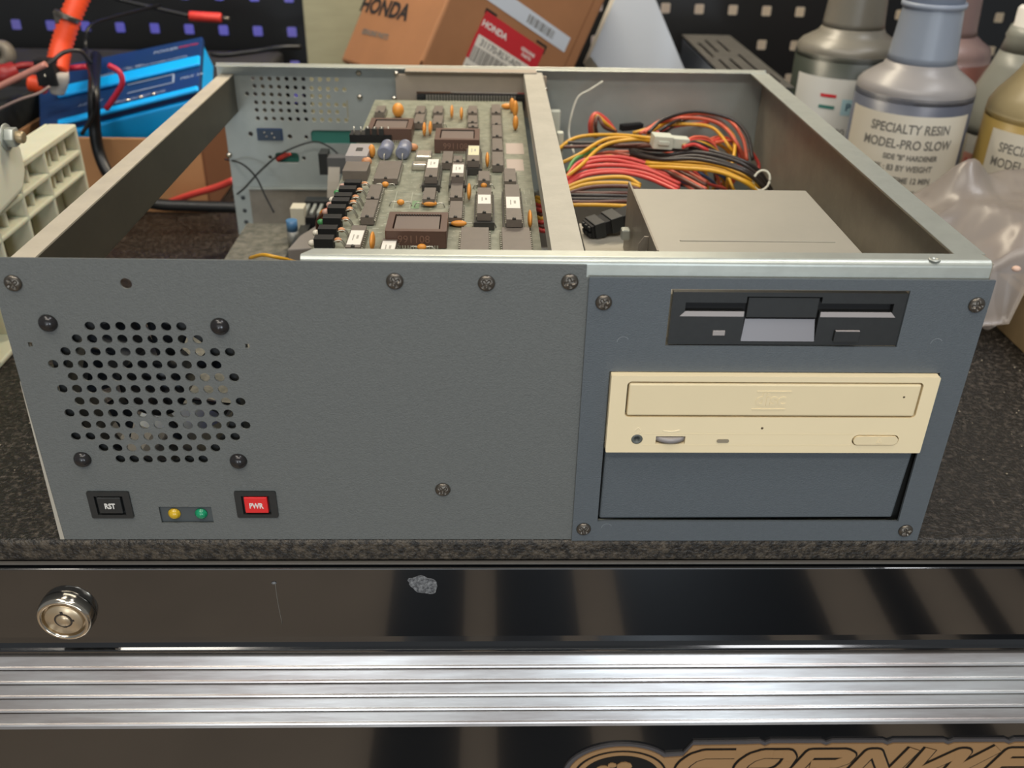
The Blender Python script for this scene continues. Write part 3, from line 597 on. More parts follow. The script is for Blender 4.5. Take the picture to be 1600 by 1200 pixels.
# big black / yellow sweep ending in a white tie
for i in range(4):
    wire(K((985, 240-i*3, 108), (1030, 251-i*5, 112), (1090, 249-i*5.4, 116), (1150, 264-i*5.5, 114), (1184, 283-i*5, 106), (1200+i*2, 306-i*3, 92)), w_blk, 1.35)
for i in range(3):
    wire(K((1010, 260-i*4, 108), (1060, 263-i*5, 111), (1118, 268-i*5, 112), (1158, 284-i*5, 108), (1180, 297-i*4, 101), (1192+i*4, 316, 88)), w_yel, 1.4)
b = MB().m(mat('tie_white', (214, 212, 196), .4)); c = W(1190, 282, 'z', 106); rs = []
b.tube([c+Vector((5.0*math.cos(a)+1.5*math.sin(a), 3*math.sin(a)-2*math.cos(a), 6*math.sin(a))) for a in [2*math.pi*k/14 for k in range(15)]], .9, 6, 2); b.build('cable_tie', None, pc)
# thick red sweep on the left and brown/violet twists
for i in range(5):
    wire(K((870+i*1.6, 301-i*3, 98+i), (908, 276-i*5.6, 103+i*1.5), (958, 270-i*6, 106+i*1.5), (1010, 277-i*6+(i%2)*2, 105+i), (1062, 300-i*6, 102)), w_red, 1.45)
for i in range(4):
    wire(K((960, 252-i*5, 104), (1000, 254-i*5, 106), (1050, 272-i*4.5, 106), (1104, 300-i*5, 102)), w_org if i % 2 else w_brn, 1.4)
random.seed(5)
for i in range(10):
    x0 = random.uniform(905, 940); y0 = random.uniform(238, 268)
    wire(K((x0, y0, 92), (x0+35, y0-8+random.uniform(-6, 6), 98), (x0+75, y0+random.uniform(-8, 8), 96), (x0+125, y0+random.uniform(4, 26), 92), (x0+170, y0+36, 84)), random.choice((w_vio, w_brn, w_blk, w_brn, w_vio, w_org, w_yel)), 1.2)
for i in range(3):
    wire(K((876, 306-i*4, 100), (920, 294-i*6, 104), (975, 291-i*6, 106), (1000, 297-i*4, 104)), w_yel if i else w_brn, 1.5)
for i, m_ in enumerate((w_brn, w_blk, w_blk, w_brn, w_yel)):
    wire(K((858, 300+i*5.4, 101), (925, 302+i*5, 102+.7*(i%2)), (980, 301+i*5, 102), (1020, 303+i*5, 100)), m_, 1.3)
for i, m_ in enumerate((w_yel, w_yel, w_red, w_red, w_brn, w_yel, w_red, w_brn, w_red)):
    wire(K((838, 308+i*6.4, 112-i*1.5), (850, 312+i*6, 112-i*1.5), (870, 309+i*4.5, 104)), m_, 1.4)
for i in range(16):
    x0 = jr.uniform(985, 1060); y0 = jr.uniform(228, 262)
    wire(K((x0, y0, 96), (x0+28, y0+jr.uniform(-6, 14), 100), (x0+62, y0+jr.uniform(0, 26), 96), (x0+86, y0+jr.uniform(20, 44), 86), (x0+92, 306, 66)), jr.choice((w_brn, w_org, w_blk, w_red, w_yel, w_org, w_blu)), 1.15)
# small folded loop at upper left
for i, m_ in enumerate((w_red, w_org, w_yel, w_brn)):
    wire(K((922+i*4, 214, 106), (922+i*3.5, 190+i*2, 118), (929+i*1.2, 176+i*2, 124), (946, 188+i*3, 118), (962, 206, 110)), m_, 1.3)
b = MB().m(blackd).box(0, 1, 0, 1, 0, 1, Matrix.Translation(W(972, 206, 'z', 108)) @ Matrix.Rotation(.35, 4, 'Z') @ Matrix.Diagonal((19, 6, 5, 1))); b.build('black_plug', None, pc, .8)
# white inline connector
a, c = W(1020, 218, 'z', 122), W(1072, 222, 'z', 120); ux = (c-a).normalized(); uy = Vector((0, 0, 1)).cross(ux).normalized(); uz = ux.cross(uy)
M = Matrix((ux, uy, uz)).transposed().to_4x4(); M.translation = a
b = MB().m(mat('nylon_white', (206, 208, 192), .4)).box(-1, 13, -8, 4, -4.5, 4.5, M).box(13, 25, -6.6, 2.6, -3.6, 3.6, M); b.box(2, 10, -9, -8, -1.5, 1.5, M); b.build('white_connector', None, pc, .8)
wire(Y((942, 127, 372), (922, 140, 371), (903, 152, 370), (893, 180, 366), (889, 210, 362), (897, 240, 340)), MATS['tie_white'], .75, 'cable_tie_tail')
b = MB().m(MATS['nylon_white']); q = W(867, 190, 'y', 366); b.box(q.x-4, q.x+4, q.y-3, q.y+3, q.z-8, q.z+9); q2 = W(874, 235, 'y', 320); b.box(q2.x-2.5, q2.x+2.5, q2.y-3, q2.y+3, q2.z-12, q2.z+14); b.build('white_clip', None, pc, 1)
# big black power plug on top of the optical drive
q = W(948, 349, 'z', 103); M = Matrix.Translation(q) @ Matrix.Rotation(.35, 4, 'Z') @ Matrix.Rotation(-.2, 4, 'Y')
b = MB().m(blackd).box(-13, 18, -6.5, 6.5, -3.8, 4.2, M); b.m(blackp).box(-11, -4, -7.4, 7.4, -4.4, 5, M).box(0, 8, -7.4, 7.4, -4.4, 5, M)
for k in range(3):
    for j in range(2): b.m(blackp).box(-14.4, -12.6, -5.5+k*4, -2.8+k*4, -3.2+j*4, -.2+j*4, M)
for k in range(4): b.m(w_blk).tube([M @ Vector((17, -4+k*2.7, 1)), M @ Vector((28, -4+k*3, 4)), M @ Vector((40, -2+k*3, 0))], 1.3, 6)
b.build('power_plug', None, pc, .4)
# lower left: backplane, ribbon, plugs
gunk = mat('dusty_backplane', (120, 116, 104), .7, 0, 0, 160, .4, 300, (84, 84, 74))
bp = MB().m(gunk).box(22, 118, 60, 330, 40, 42).build('backplane', None, pc)
b = MB().m(blackp)
for k in range(4): b.box(70+k*11, 77+k*11, 190, 320, 42, 53)
b.build('slot_connector', None, bp, .3)
rib = mat('ribbon_grey', (168, 160, 146), .6, 0, .05, 30)
a = [W(505, 238, 'y', 340), W(540, 240, 'y', 335), W(528, 262, 'y', 332), W(528, 300, 'y', 330), W(506, 318, 'y', 325)]
P0 = W(506, 243, 'y', 350)
b = MB().m(blackp).box(P0.x-3, P0.x+4, 342, 356, P0.z-13, P0.z+4).m(mat('grey_plug', (92, 92, 92), .5)).box(P0.x+3, P0.x+26, 342, 352, P0.z-12, P0.z+1)
b.m(w_blu).box(P0.x+26, P0.x+36, 340, 348, P0.z-4, P0.z+6); b.build('ribbon_plug', None, pc, .5)
q0, q1 = W(513, 262, 'y', 341), W(531, 262, 'y', 341); b = MB().m(rib)
prev = None
for k in range(9):
    t = k/8; z = q0.z+2-t*46; y = 343-10*math.sin(t*2.6); v = [b.bm.verts.new((q0.x-3*t, y, z)), b.bm.verts.new((q1.x-2*t, y, z)), b.bm.verts.new((q1.x-2*t, y+.8, z)), b.bm.verts.new((q0.x-3*t, y+.8, z))]
    if prev:
        for i in range(4): b.face([prev[i], prev[(i+1) % 4], v[(i+1) % 4], v[i]])
    prev = v
b.build('ribbon_cable', None, pc)
q = W(466, 330, 'z', 62); b = MB().m(mat('ivory_plug', (196, 190, 170), .5)).box(q.x-5, q.x+5, q.y-5, q.y+7, 44, 66).m(blackd).box(q.x-4, q.x+12, q.y-2, q.y+18, 42, 58); b.build('ivory_header', None, bp, .4)
q = W(456, 350, 'z', 60); b = MB().m(mat('cap_blue', (70, 112, 150), .4)).cyl((q.x, q.y, 55), (q.x, q.y, 63), 4, 18).m(mat('grey_cap', (130, 130, 124), .4, .3)).cyl((q.x, q.y, 42), (q.x, q.y, 55), 4.2, 18); b.build('upright_capacitor', None, bp)
q = W(478, 322, 'z', 60); b = MB().m(galv)
for k in range(3): b.box(q.x+k*5, q.x+2.4+k*5, q.y-14, q.y+6, 50, 60)
b.m(blackp).box(q.x-2, q.x+18, q.y+6, q.y+16, 42, 62); b.build('pin_bank', None, bp, .3)
q = W(487, 372, 'z', 60); b = MB().m(mat('grey_clip', (128, 122, 116), .5)).prism([(q.x-12, q.y-26), (q.x+20, q.y-20), (q.x+24, q.y+22), (q.x+2, q.y+24), (q.x-8, q.y)], 'z', 52, 62); b.build('grey_clip', None, bp, 1)
for i, m_ in enumerate((w_brn, w_brn, w_yel, w_org)):
    wire(K((522-i*3, 326, 96), (506-i, 332, 92), (494+i*4, 346, 84), (496+i*3, 364, 74)), m_, 1.1)
wire(K((392, 404, 60), (412, 400, 68), (430, 400, 70), (460, 408, 62), (480, 420, 50)), w_yel, 1.2)
b = MB().m(mat('tan_plug', (206, 178, 130), .5)); q = W(402, 398, 'z', 30); b.box(q.x-5, q.x+6, q.y-4, q.y+6, 20, 32); q = W(425, 396, 'z', 30); b.box(q.x-3, q.x+4, q.y-4, q.y+4, 20, 34); b.build('tan_plug', None, bp, .4)
# thin black leads that hang over the rear left corner of the case
wire(Y((352, 249, 395), (378, 256, 372), (400, 277, 360), (414, 305, 350), (428, 332, 340)), rubber, .75, 'thin_lead')
wire(Y((362, 308, 395), (380, 296, 376), (406, 268, 374), (440, 240, 374), (486, 222, 376), (512, 228, 372), (534, 246, 362)), rubber, .7, 'thin_lead')
wire(Y((422, 258, 404), (436, 247, 392), (452, 238, 390)), w_red, 2.6, 'red_lead')

# ------------------------------------------------------------------ pegboard and back of the bench
hs = []
for i in range(-26, 12):
    for j in range(-2, 9):
        x = 525.9+38.5*i; z = 104.3-.0115*(x-526)+36.8*j
        hs.append(rrect(x-5.4, x+5.4, z-5.4, z+5.4, 1.6, 2))
pb = MB().mesh(sheet(rect(-560, 1000, 0.5, 760), hs, 1.5), XZ(760)).build('pegboard', pegm); tag(pb, 'black metal pegboard with square holes standing behind the bench', 'pegboard')
tray = MB().m(mat('dusty_case', (44, 42, 40), .65, 0, .2, 30)).box(-400, -22, 604, 745, .2, 92); tag(tray.build('equipment_case', None, None, 4, 2), 'dusty dark grey equipment case at the back left below the pegboard', 'equipment case')

# pale board
fx = W(480, 90, 'y', 722).x
M = Matrix.Translation((fx+62, 722, 0.3))
ob = MB().m(olive).box(-62, 90, 0, 16, 0, 300, M).build('foam_board', None, None, 1); tag(ob, 'pale olive board standing upright behind the left of the cardboard parts box', 'board')

# cardboard parts box, tipped
Rt = (Euler((math.radians(-20), 0, 0)).to_matrix() @ Euler((0, math.radians(24), 0)).to_matrix() @ Euler((0, 0, math.radians(38))).to_matrix()).to_4x4()
E0 = W(655, 102, 'y', 505)
hb = thing('parts_box', 'tipped brown cardboard parts box with a red and white label behind the computer', 'cardboard box', (190, 560, 0))
Mb = Matrix.Translation(E0) @ Rt      # local: x along label face, -?y along the lettered face, z along the shared edge
LX, LY, ZL, ZH = 166, 143, -17, 160
ZL_ = ZL
cs = [Mb @ Vector((x, y, ZL)) for x in (0, LX) for y in (0, LY)]; low = min(cs, key=lambda v: v.z)
sup = MB().m(card).box(low.x-70, low.x+70, low.y-34, low.y+120, .3, low.z-.2).build('support_carton', None, None, 1.5); tag(sup, 'plain brown carton hidden behind the computer that props up the tipped parts box', 'cardboard box')
b = MB().m(card).box(0, LX, 0, LY, ZL_, ZH, Mb); ob = b.build('box_body', None, hb, 3.5, 3)
b = MB().m(cardin).box(-.3, 2.2, -.35, .4, 0, 4.5, Mb).box(LX-14, LX-13.2, -.25, .2, ZL_+8, ZH, Mb); b.build('box_fold', None, hb)
def onR(x, z, rot=0, off=-.35): return Mb @ Matrix.Translation((x, off, z)) @ Matrix(((1, 0, 0, 0), (0, 0, -1, 0), (0, 1, 0, 0), (0, 0, 0, 1))) @ Matrix.Rotation(rot, 4, 'Z')
def onL(y, z, rot=0, off=-.35): return Mb @ Matrix.Translation((off, y, z)) @ Matrix(((0, 0, -1, 0), (-1, 0, 0, 0), (0, 1, 0, 0), (0, 0, 0, 1))) @ Matrix.Rotation(rot, 4, 'Z')
def flat(mb, x0, x1, y0, y1, M, t=.15): mb.box(x0, x1, y0, y1, 0, t, M); return mb
b = MB().m(inkk); letter(b, 'HONDA', 21, onL(99, 42.5), .05, 1.18, .8); b.m(inkg); letter(b, 'GENUINE PARTS', 7.5, onL(97, 16.8), .05, .95, .2); b.build('box_lettering', None, hb)
# red and white label
lx0, lx1 = 42, 121
b = MB().m(labelw); flat(b, lx0, lx1-9, -14, 51.5, onR(0, 0)); b.m(redl); flat(b, lx0, lx1, 51.5, 72.5, onR(0, 0)); flat(b, lx1-9, lx1, -14, 51.5, onR(0, 0)); flat(b, lx0-.6, lx0+2.5, 28, 51.5, onR(0, 0), .2)
b.m(whitei); letter(b, 'HONDA', 8, onR(lx0+17, 62, 0, -.5), .04, 1.05, .3); letter(b, 'GENUINE', 4.4, onR(lx1-17, 61.8, 0, -.5), .04, 1, .15); letter(b, 'PARTS', 4.4, onR(lx1-17, 57, 0, -.5), .04, 1, .15)
b.m(inkg); letter(b, '31170-RLV-A02', 8.6, onR(lx0+34, 46, 0, -.5), .04, .95, .15)
x = lx0+3; random.seed(11)
while x < lx0+60:
    w_ = random.choice((.6, .9, 1.5)); flat(b, x, x+w_, 27, 41, onR(0, 0, 0, -.42)); x += w_+random.choice((.7, 1.1))
x = lx0+3
while x < lx0+34:
    w_ = random.choice((.6, .9, 1.5)); flat(b, x, x+w_, 8, 23, onR(0, 0, 0, -.42)); x += w_+random.choice((.7, 1.1))
b.m(inkk); flat(b, lx0, lx0+13, 73, 75, onR(0, 0)); flat(b, lx1-13, lx1+1, 74.5, 76.5, onR(0, 0)); flat(b, lx1-.5, lx1+1.4, 68, 76.5, onR(0, 0)); flat(b, lx0-1, lx0+.6, 70, 75, onR(0, 0))
b.build('parts_label', None, hb)
b = MB().m(paper); flat(b, 14, 144.5, 81, 96, onR(0, 0)); b.m(inkg); x = 88
while x < 124:
    w_ = random.choice((.7, 1.2, 2.0)); flat(b, x, x+w_, 84.5, 92.5, onR(0, 0, 0, -.42)); x += w_+random.choice((.8, 1.3))
b.build('shipping_strip', None, hb)

# stack of white paper leaning at the back
def leanpoly(px, y, zl=1.0):
    q = [W(a, c, 'y', y) for a, c in px]; return [(v.x, v.z) for v in q]
ps = thing('paper_stack', 'stack of white paper sheets leaning behind the computer, right of the cardboard parts box', 'paper', (390, 660, 0))
YP = 655
for k in range(7):
    yk = YP+(6-k)*3.0; dx = (6-k)*1.9
    q = lambda a, c_: (W(a, c_, 'y', YP).x-dx*.55, W(a, c_, 'y', YP).z-dx*1.0)
    a, b_, c_ = q(978, -40), q(922+(6-k)*.4, 87), q(938, 110)
    r1, r0 = q(1070, 110), q(1008, -40)
    poly = [a, b_, c_, (c_[0]+18, 8), (r1[0]+8, 8), r1, r0]
    MB().mesh(sheet(poly, [], 1.3), XZ(yk)).build('paper_sheet', paper if k == 6 else paperc, ps)
MB().box(316, 424, 648, 684, .2, 8).build('paper_tray', greydark, ps, 1)

# vented device
vd = thing('vented_power_supply', 'dark grey slotted metal power supply running back to the pegboard, beside the white paper', 'power supply', (452, 600, 0))
b = MB(); slots = []
for cx, y0, y1 in ((437, 610, 690), (447.5, 640, 705), (460, 640, 705), (440, 545, 600), (452, 548, 605), (466, 545, 628), (474, 500, 535)): slots.append(rrect(cx-1.6, cx+1.6, y0, y1, 1.4, 2))
b.mesh(sheet(rect(428, 482, 480, 738), slots, 1.2), Matrix.Translation((0, 0, 117.4))).build('vented_cover', greydark, vd)
MB().m(mat('slate_side', (48, 54, 62), .4)).box(428.4, 481.6, 480.5, 737.5, .2, 114).build('housing', None, vd, 1)
b = MB().m(mat('steel_blue', (88, 98, 118), .35, .3)).box(484.5, 494, 470, 560, .2, 92); o = b.build('blue_grey_bracket', None, None, 1); tag(o, 'blue-grey metal bracket between the slotted power supply and the dark green bottle', 'bracket')

# ------------------------------------------------------------------ bottles
def bottle(name_label, cx, cy, r, prof_top, liquid, liqh, upper, cap, labelh=None, labelm=labelw, neckm=None):
    t = thing('bottle', name_label, 'bottle', (cx, cy, 0), 'resin bottles right of the computer')
    hb_ = prof_top[0][1]
    lower = [(r*.93, .3), (r, 4), (r, liqh)]
    body = MB().m(liquid).lathe(lower, (cx, cy, 0), (0, 0, 1), 48)
    cut = next(k for k, q_ in enumerate(prof_top) if q_[0] < 28)
    body.m(upper).lathe([(r, liqh), (r, hb_-6), (r*.995, hb_)]+prof_top[1:cut+1], (cx, cy, 0), (0, 0, 1), 48)
    body.m(neckm or upper).lathe(prof_top[cut:], (cx, cy, 0), (0, 0, 1), 48); o_ = body.build('bottle_body', None, t)
    zt = prof_top[-1][1]; rn = prof_top[-1][0]
    if cap:
        cb = MB().m(cap).lathe([(rn+1.5, zt-3), (rn+1.8, zt-1), (rn+1.6, zt+1)], (cx, cy, 0), (0, 0, 1), 36)
        cb.lathe([(rn-.5, zt+1), (rn-1, zt+20), (rn-3, zt+22), (.1, zt+22)], (cx, cy, 0), (0, 0, 1), 36); cb.build('bottle_cap', None, t)
    return t
def wrap(mb, me_or_txt, size, cx, cy, r, ang, z, sx=1.0, bold=0.0, tilt=0):
    me = text_mesh(me_or_txt, size, .03, sx, bold); 
    for v in me.vertices:
        u, w_, t = v.co; a = ang+u/r; rr = r+.25+t
        v.co = (cx+rr*math.sin(a), cy-rr*math.cos(a), z+w_+tilt*u)
    return mb.mesh(me, Matrix.Identity(4))
def wraplabel(cx, cy, r, a0, a1, z0, z1, m_, parent, name='bottle_label', tilt=0):
    b = MB().m(m_); n = 30; rs = []
    lo = [b.bm.verts.new((cx+(r+.15)*math.sin(a0+(a1-a0)*i/n), cy-(r+.15)*math.cos(a0+(a1-a0)*i/n), z0)) for i in range(n+1)]
    hi = [b.bm.verts.new((cx+(r+.15)*math.sin(a0+(a1-a0)*i/n), cy-(r+.15)*math.cos(a0+(a1-a0)*i/n), z1)) for i in range(n+1)]
    for i in range(n): b.face([lo[i], lo[i+1], hi[i+1], hi[i]], True)
    return b
olv = mat('olive_liquid', (44, 50, 42), .35, 0, .05, 20); olvu = mat('olive_film', (112, 108, 98), .35, 0, .06, 10)
blu_l = mat('slate_liquid', (76, 80, 92), .35, 0, .05, 20); blu_u = mat('milky_blue', (152, 158, 168), .35, 0, .05, 12)
red_l = mat('red_liquid', (110, 66, 54), .35); red_u = mat('milky_rose', (128, 106, 102), .35, 0, .05, 12)
yel_l = mat('amber_liquid', (150, 124, 62), .35, 0, .06, 14); yel_u = mat('milky_amber', (158, 142, 104), .35, 0, .1, 14)
gry_u = mat('milky_grey', (136, 137, 128), .35, 0, .05, 12); gry_l = mat('grey_liquid', (118, 112, 96), .4)
GX, GY = 541, 525
# dark green one
g = bottle('resin bottle with dark green liquid and a blue boxed white label', GX, GY, 47, [(47, 144), (46.4, 147), (43, 151), (36, 155), (30, 158.5), (27.4, 163), (26.8, 168), (24.2, 204), (24.2, 208)], olv, 143, olvu, whitei)
b = wraplabel(GX, GY, 47, -1.35, 1.25, 20, 125, mat('label_white_cool', (214, 212, 204), .5), g); wrap(b.m(inkg), 'D 80', 9, GX, GY, 47.1, -.35, 78, 1, .1); wrap(b.m(inkg), 'by Weight', 8, GX, GY, 47.1, -.25, 62, 1, .1)
b.m(redl); 
for a, z, m_ in ((-.72, 110, redl), (-.72, 100, teal)):
    me = text_mesh('—', 1, .03)
    b.m(m_); vs = []
    for i in range(6):
        aa = a+.3*i/6; ab = a+.3*(i+1)/6; q = [(GX+47.6*math.sin(t_), GY-47.6*math.cos(t_), zz) for t_, zz in ((aa, z-1.4), (ab, z-1.4), (ab, z+1.4), (aa, z+1.4))]; b.face([b.bm.verts.new(p) for p in q])
b.m(mat('pale_blue_print', (168, 200, 206), .5))
for i in range(14):
    aa = -.3+1.1*i/14; ab = -.3+1.1*(i+1)/14; q = [(GX+47.5*math.sin(t_), GY-47.5*math.cos(t_), zz) for t_, zz in ((aa, 94), (ab, 94), (ab, 108), (aa, 108))]; b.face([b.bm.verts.new(p) for p in q])
wrap(b.m(mat('teal_ink', (50, 84, 104), .5)), 'Polyurethane', 9, GX, GY, 47.6, .28, 101, 1, .15); b.build('bottle_label', None, g)
# front one
g = bottle('resin bottle with slate blue liquid and a cream typed label', 568, 430, 47.5, [(47.5, 131), (47, 134), (44, 138), (36, 143.5), (30, 147.5), (27.4, 152), (26.8, 158), (23.4, 193), (23.4, 197)], blu_l, 130, mat('slate_shoulder', (140, 136, 134), .35, 0, .05, 12), mat('cap_blue_grey', (142, 150, 164), .4), neckm=mat('neck_blue_grey', (136, 144, 156), .35, 0, .05, 12))
b = wraplabel(568, 430, 47.5, -1.6, .78, 6, 117, mat('label_cream', (208, 200, 182), .5), g)
for txt, sz, z, off in (('SPECIALTY RESIN', 10.4, 106, .0), ('MODEL-PRO SLOW', 10.4, 93.5, .0), ('SIDE "B" HARDENER', 6, 83, .1), ('100% : 83 BY WEIGHT', 6.8, 74, -.05), ('WORK TIME 12 MIN', 6.8, 64, 0), ('DEMOLD TIME 2 HR', 6.8, 53, .05)):
    wrap(b.m(inkg), txt, sz, 568, 430, 47.6, off-.34, z, .82, .2)
b.build('bottle_label', None, g)
# red one behind
g = bottle('resin bottle with reddish brown liquid, half hidden behind the slate blue one', 655, 580, 44, [(44, 132), (41, 139), (33, 144), (27, 149), (25.6, 155), (23, 200), (23, 204)], red_l, 126, red_u, whitei)
# pale one with white cap
g = bottle('pale empty resin bottle with a ribbed white cap and red banded label', 691, 488, 45, [(45, 95), (43, 104), (37, 120), (30, 137), (26, 150), (23.5, 160), (24.5, 163), (23.5, 166), (22, 171)], gry_l, 80, gry_u, None)
cb = MB().m(whitei).lathe([(22, 169), (20, 172), (20, 185), (18.5, 187), (.1, 187)], (691, 488, 0), (0, 0, 1), 40); cb.build('bottle_cap', None, g)
b = wraplabel(691, 488, 45, -1.3, .5, 20, 80, mat('label_grey', (190, 188, 180), .5), g)
b.m(mat('salmon_band', (198, 140, 124), .5))
for i in range(20):
    aa = -1.3+1.8*i/20; ab = -1.3+1.8*(i+1)/20; q = [(691+45.4*math.sin(t_), 488-45.4*math.cos(t_), zz) for t_, zz in ((aa, 50), (ab, 50), (ab, 64), (aa, 64))]; b.face([b.bm.verts.new(p) for p in q])
wrap(b.m(redl), 'Red Spray Pack', 6, 691, 488, 45.5, -.85, 57, .9, .05); wrap(b.m(inkg), 'Part A', 6, 691, 488, 45.4, -.8, 44, .9, .05); b.build('bottle_label', None, g)
# amber one
g = bottle('resin bottle with amber liquid and a cream typed label, at the right edge', 665, 391, 47.5, [(47.5, 122), (47, 126), (43, 134), (36, 143), (30, 152), (27, 160), (24, 192), (24, 197)], yel_l, 120, yel_u, whitei)
b = wraplabel(665, 391, 47.5, -1.4, .9, 6, 110, MATS['label_cream'], g)
for txt, sz, z, off in (('SPECIALTY RESIN', 10.4, 97, -.3), ('MODEL-PRO SLOW', 10.4, 85, -.3), ('SIDE "A"', 6.8, 73, -.35), ('POR 51', 6.8, 63, -.35), ('DEMOLD TIME', 6.4, 53, -.35)):
    wrap(b.m(inkg), txt, sz, 665, 391, 47.6, off-.2, z, .8, .12)
b.build('bottle_label', None, g)

# ------------------------------------------------------------------ tan box and plastic bag at the right
tb = MB().m(mat('tan_carton', (134, 112, 78), .7, 0, .08, 20)).box(583, 760, 175, 258, .3, 36).box(590, 752, 181, 252, 36, 38).build('carton', None, None, 2); tag(tb, 'low tan carton under the clear plastic bag at the right edge of the bench', 'carton')
bagm = bpy.data.materials.new('clear_plastic_film'); bagm.use_nodes = True; nt = bagm.node_tree; pbn = nt.nodes['Principled BSDF']
pbn.inputs['Base Color'].default_value = (*lin((156, 146, 138)), 1); pbn.inputs['Roughness'].default_value = .3; pbn.inputs['Alpha'].default_value = .6; pbn.inputs['Specular IOR Level'].default_value = .8
def film(name, nx, ny, f, parent):
    b = MB().m(bagm); g_ = [[b.bm.verts.new(f(i/nx, j/ny)) for j in range(ny+1)] for i in range(nx+1)]
    for i in range(nx):
        for j in range(ny): b.face([g_[i][j], g_[i+1][j], g_[i+1][j+1], g_[i][j+1]], True)
    return b.build(name, None, parent)
bag = thing('plastic_bag', 'crumpled clear plastic bag lying between the computer and the bottles, over the tan carton', 'plastic bag', (560, 270, 0))
def nz(x, y, s_, k): return noise.noise(Vector((x*s_, y*s_, k)))
def topf(u, v):
    x = 436+u*290; y = 214+v*126
    x = max(x-10*(1-v)*(1-u)+8*nz(y, u, .02, 9)*u, 431)
    h = 88*min(1, .35+u*1.1)*(.55+.45*math.sin(math.pi*min(.6, v*.7+.12)))
    crease = abs(nz(x, y, .012, 4))*26+abs(nz(x, y, .05, 8))*5
    z = h+6-crease
    pk = math.exp(-(((x-571)/20)**2+((y-318)/18)**2)); z += 24*pk
    e = min(u/.05, 1)*min((1-v)/.06, 1); floor_ = 40.5 if x > 578 and y < 262 else 3
    z = floor_+(z-floor_)*max(0, min(1, e))**.6*max(.25, min(1, v/.12))
    return (x, y, max(floor_+1+abs(nz(x, y, .05, 2))*3, z))
film('bag_film', 64, 48, topf, bag)
def tip(u, v):      # corner of the bag hanging beside the carton
    w_ = 1-v; x = 507+u*70*(1-.3*v*0)-0; y = 262-34*v+6*nz(u*90, v*50, .05, 5); z = 5+50*w_+16*v*abs(u-.9)*2+4*nz(u*80, v*60, .06, 7)
    return (x, y, max(z, 3))
film('bag_corner', 24, 16, tip, bag)
tipb = mat('bag_contents', (160, 142, 128), .7, 0, .1, 25)
b = MB().m(tipb).ell((505, 280, 29), 40, 38, 26, 20, 10); b.build('bag_contents', None, bag); MB().m(tipb).ell((640, 300, 32), 48, 32, 29, 20, 10).build('bag_contents', None, bag)
MB().m(mat('pale_lump', (214, 180, 160), .5)).ell(W(1588, 420, 'z', 66), 3, 2.5, 2).build('bag_clip', None, bag)

# ------------------------------------------------------------------ left side: cream ribbed block
cb_ = thing('ribbed_plastic_block', 'cream ribbed plastic block with a hex bolt, left of the computer', 'plastic part', (-160, 230, 0))
b = MB().m(cream); X1 = -107; X0 = -128
b.box(-131, X0, 90, 362, .3, 109)
for z0, z1 in ((.3, 4), (70, 73.5), (86, 90), (104, 109)): b.box(X0, X1, 90, 362, z0, z1)
for y in (92, 130, 172, 214, 256, 300, 358): b.box(X0, X1, y-1.6 if y < 350 else y, y+1.6 if y < 350 else y+4, 1, 106)
for y in (111, 151, 193, 235, 278, 330, 316, 344): b.box(X0, X1-4, y-1.2, y+1.2, 70, 108)
b.build('ribbed_body', None, cb_, 1.2, 2)
b = MB().m(mat('cream_light', (222, 220, 198), .45, sss=.15)).prism([(252, 92), (262, 104), (263, 122), (254, 132), (215, 136), (178, 134), (168, 112), (178, 84)], 'x', -140, -103); b.build('mounting_boss', None, cb_, 5, 4)
q = W(9, 214, 'x', -103); b = MB().m(galv).lathe([(8.6, 0), (8.6, 1.2)], q, (1, 0, 0), 28).lathe([(6.6, 1.2), (6.6, 7)], q, (1, 0, 0), 6).m(mat('thread', (166, 148, 116), .4, .5)).lathe([(3.9, 7), (3.9, 11), (3.2, 12)], q, (1, 0, 0), 20); b.build('hex_bolt', None, cb_, .5)

# ------------------------------------------------------------------ cardboard carton with the blue inverter on it
ct = MB().m(cardd).box(-215, -47, 467, 470, .3, 69).box(-215, -212, 470, 596, .3, 69).box(-215, -47, 596, 599, .3, 69).box(-212, -50, 470, 596, .3, 3).m(cardin).box(-50, -45, 468, 598, .3, 69); tag(ct.build('cardboard_carton', None, None, 1.2), 'low open brown cardboard carton holding the blue inverter, left of the computer', 'cardboard box')
inv = thing('inverter', 'dark blue power inverter with bright cyan ridges, sitting in the low open carton', 'inverter', (-110, 530, 69))
FLc, FRc, BRc, BLc = W(62, 206, 'y', 474), W(311, 144, 'y', 484), W(316, 57, 'y', 592), W(60, 110, 'y', 582)
nn = (FRc-FLc).cross(BLc-FLc).normalized()
def ip(u, v, h=0): return FLc.lerp(FRc, u).lerp(BLc.lerp(BRc, u), v)+nn*h
def islab(mb, u0, u1, v0, v1, h0, h1): return mb.hexa([ip(u0, v0, h0), ip(u1, v0, h0), ip(u1, v1, h0), ip(u0, v1, h0), ip(u0, v0, h1), ip(u1, v0, h1), ip(u1, v1, h1), ip(u0, v1, h1)])
b = MB().m(navy); islab(b, 0, 1, 0.02, 1, -6, 0); b.build('label_plate', None, inv, 1)
b = MB().m(cyan); islab(b, 0.02, .99, .0, .98, -32, -6.2); b.build('inverter_body', None, inv, 2)
for v0, v1 in ((.44, .60), (0, .07)):
    b = MB().m(cyan); islab(b, .12, 1, v0, v1, -.5, 3.4); b.build('cooling_ridge', None, inv, 2.4, 3)
b = MB().m(whitei)
def il(txt, u, v, sz, m_):
    o_ = ip(u, v, .25); ux = (ip(1, v)-ip(0, v)).normalized(); uy = nn.cross(ux); M = Matrix((ux, uy, nn)).transposed().to_4x4(); M.translation = o_; letter(b.m(m_), txt, sz, M, .04)
pale = mat('pale_print', (150, 166, 190), .6)
